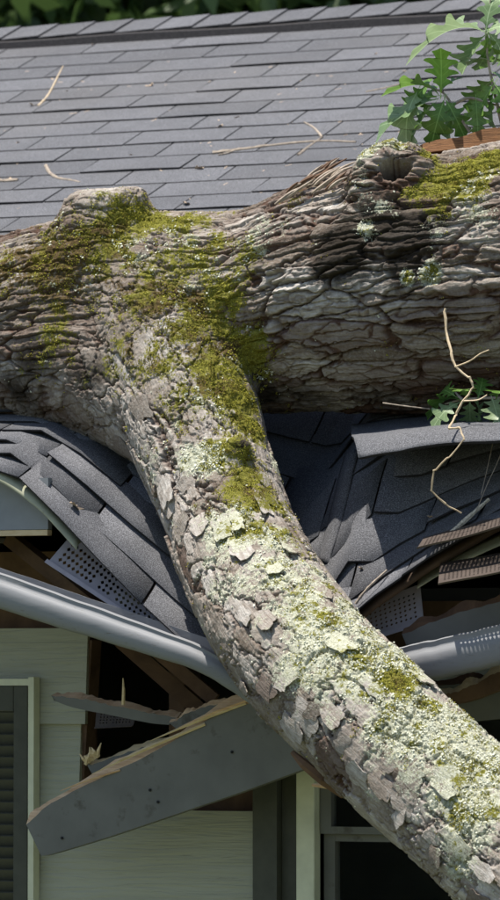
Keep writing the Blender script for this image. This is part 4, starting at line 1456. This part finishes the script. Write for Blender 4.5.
def sprig(name, label, stems, leaves, y):
    root = empty(name, at(*stems[0][0], y))
    tag(root, label, 'oak sprig')
    V, F = [], []
    ps = []
    for st in stems:
        pts = [at(q[0], q[1], y - (q[2] if len(q) > 2 else 0)) - root.location for q in st]
        C = catmull(pts, 12)
        ps.append(tube_data([Vector(c) for c in C], list(np.linspace(.0045, .0015, 12)), 5))
    link('stem', mesh('stem', *join(ps)), M['twig'], root)
    for i, (x0, y0, x1, y1, kind, roll) in enumerate(leaves):
        dy = rng.uniform(-.06, .06)
        a = at(x0, y0, y - 0.01); b = at(x1, y1, y - 0.01 + dy)
        leaf(root, a, b, (b - a).length * 1.08, kind, i * 7 + len(leaves), roll)
    return root
lf, fr, pl = 'leaf', 'leaf_fresh', 'leaf_pale'
sprig('oak_sprig', 'green oak sprig with lobed leaves rising behind the torn top of the trunk',
      [[(470, 132), (452, 105), (442, 92), (424, 86)], [(452, 105), (470, 98), (492, 104), (520, 112)], [(505, 140), (494, 90), (488, 60), (486, 28), (492, -8)], [(442, 92), (438, 78)]],
      [(441, 92, 442, 50, fr, 0.2), (440, 94, 400, 70, lf, 0.6), (436, 96, 398, 98, lf, -.4), (438, 98, 372, 122, pl, 0.2), (436, 102, 408, 136, lf, 0.5), (444, 100, 432, 136, lf, -.2), (446, 100, 462, 128, lf, 0.4), 
       (442, 90, 458, 74, lf, -.5), (452, 106, 446, 138, pl, 0.6), (486, 30, 418, 20, pl, 0.5), (486, 30, 492, -14, pl, -.4), (487, 30, 520, 20, pl, 0.3), (486, 34, 460, 66, pl, 0.5), (488, 34, 486, 72, lf, -.5), (488, 32, 512, 60, pl, 0.7),
       (492, 80, 470, 100, lf, 0.5), (494, 84, 472, 116, lf, -.2), (495, 84, 514, 112, lf, 0.4), (493, 72, 512, 82, lf, 0.2), (494, 90, 486, 126, lf, .9), (476, 100, 478, 132, lf, .1), (424, 87, 404, 112, lf, -.7), (418, 90, 396, 132, pl, .3), (490, 60, 470, 56, pl, .3)], 0.40)
sprig('oak_sprig', 'small oak sprig lying in the shade under the trunk at the right edge',
      [[(520, 400), (490, 398), (462, 400), (445, 404)], [(462, 400), (455, 392)]],
      [(462, 400, 430, 395, lf, .3), (460, 402, 432, 415, pl, .1), (464, 402, 446, 424, lf, -.2), (470, 401, 470, 426, pl, .3), (474, 400, 486, 420, pl, -.2), (468, 398, 462, 380, lf, .4), (478, 398, 484, 376, lf, .3), (492, 398, 500, 424, pl, .2), (496, 398, 506, 380, lf, .1), (498, 404, 486, 428, lf, .5), (455, 396, 440, 386, lf, -.5)], 0.19)

# ------------------------------------------------------------------ twigs and litter
def twig(name, label, pts, r0, r1, mat, cat='twig', group=None, fork=None, kink=False):
    root_p = Vector(pts[0])
    ps = []
    C = catmull([tuple(Vector(p) - root_p) for p in pts], max(14, 5 * len(pts)))
    if kink:
        Q = [Vector(p) - root_p for p in pts]
        C = []
        rk = random.Random(2)
        for a_, b_ in zip(Q[:-1], Q[1:]):
            for u_ in (0.0, 0.12, 0.5, 0.88):
                C.append(tuple(a_.lerp(b_, u_) + Vector((rk.uniform(-1, 1), 0, rk.uniform(-1, 1))) * .0015))
        C = np.array(C)
    r = random.Random(len(label))
    n = len(C)
    ps.append(tube_data([Vector(c) for c in C], [(r0 + (r1 - r0) * i / n) * (1 + .25 * r.uniform(-1, 1)) for i in range(n)], 6))
    for fk in fork or []:
        D = catmull([tuple(Vector(p) - root_p) for p in fk], 10)
        ps.append(tube_data([Vector(c) for c in D], list(np.linspace(r0 * .7, r1 * .7, 10)), 5))
    o = link(name, mesh(name, *join(ps)), mat)
    o.location = root_p
    return tag(o, label, cat, group)
rh = lambda X, Y, o=0.012: roof_hit(X, Y, o)
twig('twig', 'long dry forked twig lying across the shingles above the trunk', [rh(213, 153), rh(245, 149), rh(275, 145), rh(320, 141), rh(356, 142)], .006, .0025, M['twig'], group='twigs on the roof',
     fork=[[rh(298, 155), rh(308, 147), rh(322, 137)], [rh(322, 137), rh(314, 128), rh(304, 122)], [rh(240, 149), rh(228, 153), rh(218, 155)]])
twig('twig', 'thin pale twig leaning up the shingles near the left edge', [rh(38, 106), rh(46, 98), rh(52, 88), rh(58, 76), rh(63, 66)], .0035, .0015, M['vine'], group='twigs on the roof')
twig('twig', 'small curved twig on the shingles left of the cut stub', [rh(46, 166), rh(50, 173), rh(58, 178), rh(70, 180), rh(80, 182)], .005, .002, M['twig'], group='twigs on the roof')
twig('twig', 'thick short twig on the shingles at the left edge', [rh(-6, 180), rh(5, 181), rh(18, 180)], .007, .005, M['twig'], group='twigs on the roof')
twig('twig', 'faint thin twig on the shingles left of the oak sprig', [rh(366, 92), rh(385, 88), rh(400, 84)], .003, .0015, M['twig'], group='twigs on the roof')
twig('dead_vine', 'pale crooked dead stem hanging from the trunk down to the right shingles',
     [at(445, 309, 0.10), at(446, 330, 0.09), at(451, 352, 0.07), at(456, 367, 0.06), at(470, 378, 0.05), at(473, 388, 0.05), at(463, 401, 0.04), at(456, 415, 0.035), at(449, 428, -0.02), at(460, 428, -.05), at(464, 439, -.06), at(449, 457, -.06), at(434, 471, -.05), at(432, 491, -.04), at(447, 505, -.02), at(464, 514, .0)],
     .0028, .0018, M['vine'], 'vine', kink=True, fork=[[at(455, 367, .06), at(470, 361, .05), at(480, 354, .05), at(489, 350, .05)], [at(463, 401, .04), at(478, 400, .04), at(487, 395, .05)]])
twig('twig', 'thin straight dry twig in the shade under the trunk, left of the small sprig', [at(383, 403, .15), at(405, 406, .15), at(430, 409, .17)], .0018, .0014, M['twig'])
twig('dead_vine', 'hair thin hanging stem at the right edge above the broken shingles', [at(512, 418, .1), at(500, 456, .06), at(487, 485, .03), at(476, 512, .02)], .0010, .0008, M['twig'], 'vine', 'hair thin stems at the right edge')
twig('dead_vine', 'second hair thin stem hanging further left at the right edge', [at(494, 438, .1), at(487, 470, .06), at(481, 495, .03)], .0010, .0008, M['twig'], 'vine', 'hair thin stems at the right edge')
lt = twig('lichen_twig', 'stubby lichen covered twig lying on the right shingle edge', [S(at(440, 530, .02).x, .03, .02), S(at(455, 525, .02).x, .05, .022), S(at(480, 513, .02).x, .09, .025)], .006, .004, M['grit'])
twig('twig', 'short twig on the broken shingles beside the limb', [S(at(357, 598, .02).x, .02, .02), S(at(368, 592, .02).x, .03, .025), S(at(382, 583, .02).x, .06, .02)], .004, .002, M['twig'])

def litter_mesh(seed):
    r = random.Random(seed)
    V, F = [(0, 0, .1)], []
    n = 11
    for k in range(n):
        a = 2 * math.pi * k / n
        q = r.uniform(.55, 1.1)
        V.append((q * math.cos(a), .6 * q * math.sin(a), r.uniform(-.05, .45)))
    for k in range(n): F.append((0, 1 + k, 1 + (k + 1) % n))
    me = mesh('dry_leaf', V, F)
    me.materials.append(M['litter'])
    return me
LM = [litter_mesh(k) for k in range(5)]
for i, (X, Y, sz, lab) in enumerate([(33, 106, .020, 'curled dry leaf at the foot of the thin pale twig'), (66, 92, .011, 'tiny pale leaf scrap right of the thin pale twig'), (150, 86, .018, 'dry leaf on the middle of the upper shingles, left of centre'),
        (221, 127, .020, 'round pale dry leaf above the long forked twig'), (237, 118, .012, 'tiny leaf scrap just right of the round pale leaf'), (188, 205, .030, 'pale crumpled leaf on the shingles right of the cut stub'),
        (199, 169, .020, 'brown leaf lying halfway between the cut stub and forked twig'), (375, 55, .014, 'small brown leaf on the shingles below the ridge'), (412, 57, .014, 'pale leaf scrap left of the oak sprig top'),
        (281, 108, .010, 'tiny brown scrap high on the shingles near centre'), (93, 45, .010, 'small reddish scrap on the ridge vent'), (18, 143, .010, 'tiny reddish scrap near the left edge of the roof'),
        (284, 84, .010, 'tiny pink scrap below the ridge near centre'), (132, 156, .012, 'faint pale scrap above the cut stub'), (10, 180, .016, 'pale curled leaf by the thick twig at the left edge')]):
    o = bpy.data.objects.new('dry_leaf', LM[i % 5])
    p = rh(X, Y, 0.008)
    o.location = p
    o.scale = (sz, sz, sz)
    o.rotation_euler = (TH, rng.uniform(-.2, .2), rng.uniform(0, 6.28))
    col.objects.link(o)
    tag(o, lab, 'leaf', 'dry leaves on the roof')
for X, Y, t, sz, lab in ((75, 507, .10, .02, 'reddish dry leaf caught under the left crushed shingles'), (362, 570, .05, .012, 'pale leaf scrap on the right shingles beside the limb'), (432, 520, .08, .018, 'brown leaf by the lichen covered twig')):
    o = bpy.data.objects.new('dry_leaf', LM[2]); o.location = roof_hit(X, Y, 0.016); o.scale = (sz,) * 3; o.rotation_euler = (.4, .5, 1)
    col.objects.link(o); tag(o, lab, 'leaf', 'dry leaves on the roof')

V = []; F = []
r = random.Random(31)
for k in range(240):
    X, Y = r.uniform(-20, 520), r.uniform(60, 215)
    p = roof_hit(X, Y, 0.009)
    if p.y < 1.0: continue
    a_ = r.uniform(0, 3)
    L_, w_ = r.uniform(.004, .022), r.uniform(.0015, .004)
    v, f = box_data(p, L_, w_, .002, (math.cos(a_), math.sin(a_) * COS, math.sin(a_) * SIN), (-math.sin(a_), math.cos(a_) * COS, math.cos(a_) * SIN), (0, -SIN, COS))
    o_ = len(V); V += v; F += [tuple(i + o_ for i in q) for q in f]
tag(link('bark_crumbs', mesh('bark_crumbs', V, F), M['litter']), 'tiny bark crumbs and needles scattered over the upper shingles', 'debris', kind='stuff')

# grit collected on the gutter lip
V = []; F = []
r = random.Random(8)
for k in range(55):
    X = r.uniform(-20, 205); Y = 576 + (36 * X / 100 if X < 100 else 36 + 40 * (X - 100) / 105)
    p = at(X, Y - 0.5, yg + r.uniform(.018, .026))
    v, f = box_data(p, r.uniform(.002, .006), r.uniform(.002, .004), r.uniform(.001, .003))
    o_ = len(V); V += v; F += [tuple(i + o_ for i in q) for q in f]
tag(link('gutter_grit', mesh('gutter_grit', V, F), M['grit']), 'shingle grit and debris along the left gutter rim', 'grit', kind='stuff')

# ------------------------------------------------------------------ woodland behind
def leaf_cloud(center, rad, n, seed, size):
    g = np.random.default_rng(seed)
    nc = 90
    d = g.normal(size=(nc, 3)); d /= np.linalg.norm(d, axis=1, keepdims=True)
    cc = d * (g.random((nc, 1)) ** .45) * np.array(rad)
    k = g.integers(0, nc, n)
    p = cc[k] + g.normal(size=(n, 3)) * 0.42 + np.array(center)
    a = g.normal(size=(n, 3)); a /= np.linalg.norm(a, axis=1, keepdims=True)
    b = np.cross(a, g.normal(size=(n, 3))); b /= np.linalg.norm(b, axis=1, keepdims=True)
    s = size * g.uniform(.6, 1.3, (n, 1))
    V = np.stack([p - a * s, p + b * s * .45, p + a * s, p - b * s * .45], 1).reshape(-1, 3)
    F = np.arange(4 * n).reshape(-1, 4)
    me = bpy.data.meshes.new('crown')
    me.from_pydata(V.tolist(), [], F.tolist())
    return me
labels = ['dark green woodland tree behind the ridge at the far left', 'dark green woodland tree behind the ridge left of centre', 'dark green woodland tree behind the middle of the ridge', 'dark green woodland tree behind the ridge right of centre', 'dark green woodland tree behind the ridge at the right',
          'woodland tree filling the gap in the back row, left', 'woodland tree filling the gap in the back row, right']
for i in range(7):
    front = i < 5
    X = (30, 150, 260, 370, 480)[i] if front else (90, 420)[i - 5]
    d = ray(X, 30)
    k = (26 + 1.5 * (i % 2)) if front else 32
    hp = CAM + d * k
    gx, gy = hp.x, hp.y
    t = empty('woodland_tree', (gx, gy, 0))
    tag(t, labels[i], 'tree', 'woodland trees behind the house')
    hgt = 9 + (i % 3)
    tp = [(0, 0, -.2), (.1, .05, 2), (-.05, .1, 4.5), (.1, 0, hgt - 1)]
    limbs = [tube_data(tp, [.22, .17, .12, .04], 8)]
    for q in range(7):
        a = q * 2.4 + i; z = 2.6 + q * .8
        limbs.append(tube_data([(0, 0, z), (.9 * math.cos(a), .9 * math.sin(a), z + .6), (1.8 * math.cos(a), 1.8 * math.sin(a), z + .9)], [.07, .045, .015], 5))
    link('trunk', mesh('trunk', *join(limbs)), M['bgtrunk'], t)
    cr = leaf_cloud((0, 0, hgt * .58), (2.3, 2.1, hgt * .42), 15000 if front else 17000, 50 + i, .10)
    link('crown', cr, M['treeleaf'], t)
